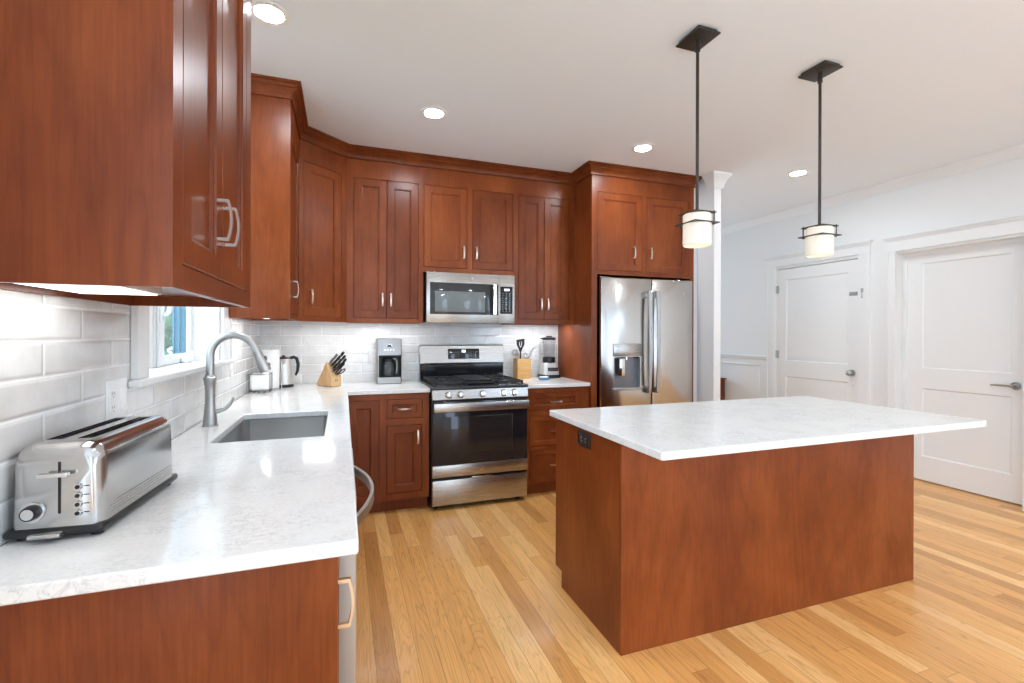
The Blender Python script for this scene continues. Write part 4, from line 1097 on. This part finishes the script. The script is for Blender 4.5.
for x in (.938, .960, .984, 1.006):
    mb = MB(); mb.cyl((x, cy0+.001, T0+.276), (x, cy0-.005, T0+.276), .0065, seg=14); build('button', mb, 'chrome', cm)
ca = root('carafe', 'glass coffee carafe with pale handle inside the coffee maker', 'carafe', (.970, -.165, T0+.0557))
px, py, pz = .970, -.165, T0+.0558
mb = MB(); mb.lathe(px, py, [(0, pz), (.056, pz), (.060, pz+.006), (.060, pz+.05), (.052, pz+.10), (.042, pz+.128), (.044, pz+.134), (.041, pz+.134), (.039, pz+.126), (.049, pz+.10), (.057, pz+.05), (.057, pz+.008), (0, pz+.004)], 32, cap=False); build('glass_body', mb, 'glass', ca)
mb = MB(); mb.lathe(px, py, [(0, pz+.135), (.045, pz+.135), (.045, pz+.144), (.03, pz+.152), (0, pz+.153)], 28, cap=False); mb.lathe(px, py, [(.0435, pz+.118), (.0475, pz+.118), (.0475, pz+.133), (.0435, pz+.133)], 28, cap=False); build('lid', mb, 'black', ca)
mb = MB(); hx = Vector((.80, -.60, 0)); B_ = Vector((px, py, 0))
mb.sweep([B_ + hx*a + Vector((0, 0, pz+b)) for a, b in ((.044, .146), (.066, .146), (.080, .130), (.084, .09), (.082, .045), (.076, .025))], .010, .018, (-.6*-1, .8, 0)); build('handle', mb, 'satin', ca, bevel=.003)

# ------------------------------------------------------------------ right worktop: utensils, blender, sponge
ux0, ux1, uy0, uy1 = 2.112, 2.245, -.150, -.040
cr = root('utensil_holder', 'square bamboo box of cooking utensils on the worktop right of the range', 'utensil holder', ((ux0+ux1)/2, (uy0+uy1)/2, T0))
mb = MB(); uz = T0+.182
for a, b, c, d in ((ux0, ux0+.010, uy0, uy1), (ux1-.010, ux1, uy0, uy1), (ux0+.010, ux1-.010, uy0, uy0+.010), (ux0+.010, ux1-.010, uy1-.010, uy1)): mb.box(a, b, c, d, T0, uz)
mb.box(ux0+.010, ux1-.010, uy0+.010, uy1-.010, T0, T0+.012); build('box', mb, 'bamboo', cr, bevel=.001)
def utensil(name, label, base, tip, head, m, hm, r_=.005):
    b, t_ = Vector(base), Vector(tip); d = (t_-b).normalized()
    r = root(name, label, name.replace('_', ' '), b, 0, None)
    mb = MB(); mb.tube([b, b+(t_-b)*.5, t_], [r_, r_, r_*.9], 10); build('handle', mb, m, r)
    build('head', head(t_, d), hm, r)
def slotted(t_, d):
    mb = MB(); w0, w1, L = .020, .042, .10; side = Vector((1, 0, 0)); up = d; nrm = side.cross(up).normalized()
    def P(a, b, c): return t_ + side*a + up*b + nrm*c
    outl = [(-.008, -.01), (-w0, .02), (-w1*.92, .055), (-w1, .10), (w1*.95, .112), (w1*.92, .055), (w0, .02), (.008, -.01)]
    hole = [(-.004, .03), (-.008, .036), (-.014, .055), (-.014, .080), (.014, .083), (.014, .055), (.008, .036), (.004, .03)]
    rs = []
    for c in (-.0015, .0015):
        o_ = mb.ring([P(a, b, c) for a, b in outl]); h_ = mb.ring([P(a, b, c) for a, b in hole]); rs.append((o_, h_))
    n = len(outl)
    for k, (o_, h_) in enumerate(rs):
        for i in range(n):
            j = (i+1) % n; mb.bm.faces.new((o_[i], o_[j], h_[j], h_[i]))
    for i in range(n):
        j = (i+1) % n
        mb.bm.faces.new((rs[0][0][i], rs[0][0][j], rs[1][0][j], rs[1][0][i])); mb.bm.faces.new((rs[0][1][i], rs[0][1][j], rs[1][1][j], rs[1][1][i]))
    c0 = [P(a, b, 0) for a, b in ((-.005, .042), (-.008, .079), (.008, .081), (.005, .042))]
    mb.skin([mb.ring([p - nrm*.001 for p in c0]), mb.ring([p + nrm*.001 for p in c0])])
    return mb
def bowl(r_, sx=1):
    def f(t_, d):
        mb = MB(); mb.lathe(0, 0, [(0, -r_*.62), (r_*.5, -r_*.5), (r_*.85, -r_*.22), (r_, 0), (r_*.95, .0), (r_*.8, -r_*.2), (r_*.45, -r_*.44), (0, -r_*.55)], 20, cap=False)
        z = Vector((-.1, -.75, .45)).normalized(); x = d.cross(z).normalized(); y = z.cross(x)
        mb.xf(Matrix.Translation(t_ + d*r_*.9) @ Matrix((( x.x*sx, y.x, z.x), (x.y*sx, y.y, z.y), (x.z*sx, y.z, z.z))).to_4x4())
        return mb
    return f
utensil('slotted_spatula', 'black slotted spatula standing tallest in the bamboo box', (2.165, -.085, T0+.02), (2.160, -.10, T0+.255), slotted, 'black', 'black', .007)
utensil('ladle', 'round steel ladle leaning left in the bamboo box', (2.165, -.07, T0+.02), (2.118, -.085, T0+.205), bowl(.036), 'satin', 'satin', .006)
utensil('wooden_spoon', 'slim wooden spoon beside the ladle in the bamboo box', (2.150, -.060, T0+.02), (2.140, -.075, T0+.20), bowl(.026, .8), 'maple', 'maple', .006)
utensil('serving_spoon', 'steel serving spoon right of the slotted spatula in the bamboo box', (2.19, -.10, T0+.02), (2.205, -.105, T0+.19), bowl(.027, .8), 'satin', 'satin', .006)
def tongs_head(t_, d):
    mb = MB(); s_ = Vector((0, -1, 0))
    mb.sweep([t_-d*.02, t_+d*.04, t_+d*.075+Vector((.012, 0, .003)), t_+d*.085+Vector((.028, 0, -.006))], .009, .030, s_); return mb
utensil('tongs', 'pale steel tongs leaning right out of the bamboo box', (2.17, -.085, T0+.02), (2.248, -.10, T0+.205), tongs_head, 'satin', 'satin', .010)
bl = root('blender', 'silver and black countertop blender beside the cherry refrigerator panel', 'blender', (2.437, -.115, T0))
bx, by = 2.440, -.115
mb = MB(); mb.box(bx-.082, bx+.080, by-.085, by+.085, T0, T0+.030, .008, seg=3); build('base_ring', mb, 'black', bl)
mb = MB()
q = lambda hx_, hy_, z, c=.02: mb.ring([(bx-hx_+c, by-hy_, z), (bx+hx_-c, by-hy_, z), (bx+hx_, by-hy_+c, z), (bx+hx_, by+hy_-c, z), (bx+hx_-c, by+hy_, z), (bx-hx_+c, by+hy_, z), (bx-hx_, by+hy_-c, z), (bx-hx_, by-hy_+c, z)])
mb.skin([q(.078, .080, T0+.0305), q(.078, .078, T0+.06), q(.066, .062, T0+.115), q(.056, .052, T0+.142)]); mo = build('motor_housing', mb, 'silver', bl, bevel=.004)
mb = MB(); mb.box(-.050, .050, -.003, .003, -.016, .016, .002); mb.xf(Matrix.Translation((bx+.008, by-.0735, T0+.082)) @ Matrix.Rotation(-.30, 4, 'X')); kp = build('button_panel', mb, 'black_gloss', bl)
for k in range(4):
    mb = MB(); mb.box(-.008, .008, -.006, -.002, -.008, .008, .002); mb.xf(Matrix.Translation((bx-.024+.021*k, by-.0735, T0+.082)) @ Matrix.Rotation(-.30, 4, 'X')); build('button', mb, 'dark_steel', kp)
mb = MB(); mb.lathe(bx, by, [(0, T0+.1425), (.058, T0+.1425), (.060, T0+.150), (.058, T0+.192), (.052, T0+.196), (0, T0+.196)], 30, cap=False); build('collar', mb, 'black', bl)
jr = root('blender_jar', 'clear glass jar with black lid sitting on the blender base', 'jar', (bx, by, T0+.1965))
jz = T0+.1965
mb = MB(); mb.lathe(bx, by, [(0, jz), (.048, jz), (.050, jz+.006), (.060, jz+.155), (.057, jz+.155), (.047, jz+.010), (0, jz+.006)], 32, cap=False); build('glass_body', mb, 'glass', jr)
mb = MB(); mb.tube([(bx-.056, by, jz+.135), (bx-.085, by, jz+.13), (bx-.094, by, jz+.10), (bx-.090, by, jz+.05), (bx-.078, by, jz+.025), (bx-.052, by, jz+.03)], .006, 10); build('handle', mb, 'glass', jr)
mb = MB(); mb.lathe(bx, by, [(0, jz+.156), (.063, jz+.156), (.064, jz+.162), (.062, jz+.180), (.03, jz+.184), (.028, jz+.194), (0, jz+.195)], 32, cap=False); mb.box(bx-.085, bx-.055, by-.014, by+.014, jz+.164, jz+.176, .004); build('lid', mb, 'black', jr)
sg = root('scrub_sponge', 'small blue scrub sponge lying in front of the blender', 'sponge', (2.305, -.30, T0))
mb = MB(); mb.box(2.262, 2.352, -.335, -.275, T0+.0, T0+.020, .009, seg=3); build('pad', mb, 'blue_sponge', sg)
mb = MB(); mb.box(2.270, 2.344, -.327, -.283, T0+.0202, T0+.032, .006, seg=3); build('grip', mb, 'white_plastic', sg)
M['blue_light'] = mat('blue_light', (.07, .20, .36), .5); sg.children[-1].data.materials[0] = M['blue_light']

# ------------------------------------------------------------------ small wooden table in the hall
st = root('side_table', 'small reddish wooden table half hidden behind the white wall end', 'table', (5.28, 1.12, 0))
mb = MB(); mb.box(5.10, 5.452, .812, 1.44, .722, .740, .004); build('table_top', mb, 'cherry', st)
mb = MB(); mb.box(5.125, 5.448, .832, 1.42, .475, .7215, .01); build('apron', mb, 'cherry', st)
for a in (5.15, 5.43):
    for b in (.86, 1.39):
        mb = MB(); mb.lathe(a, b, [(0, 0), (.012, 0), (.018, .10), (.014, .36), (.018, .40), (.026, .44), (.028, .4745), (0, .4745)], 16, cap=False); build('leg', mb, 'cherry', st)
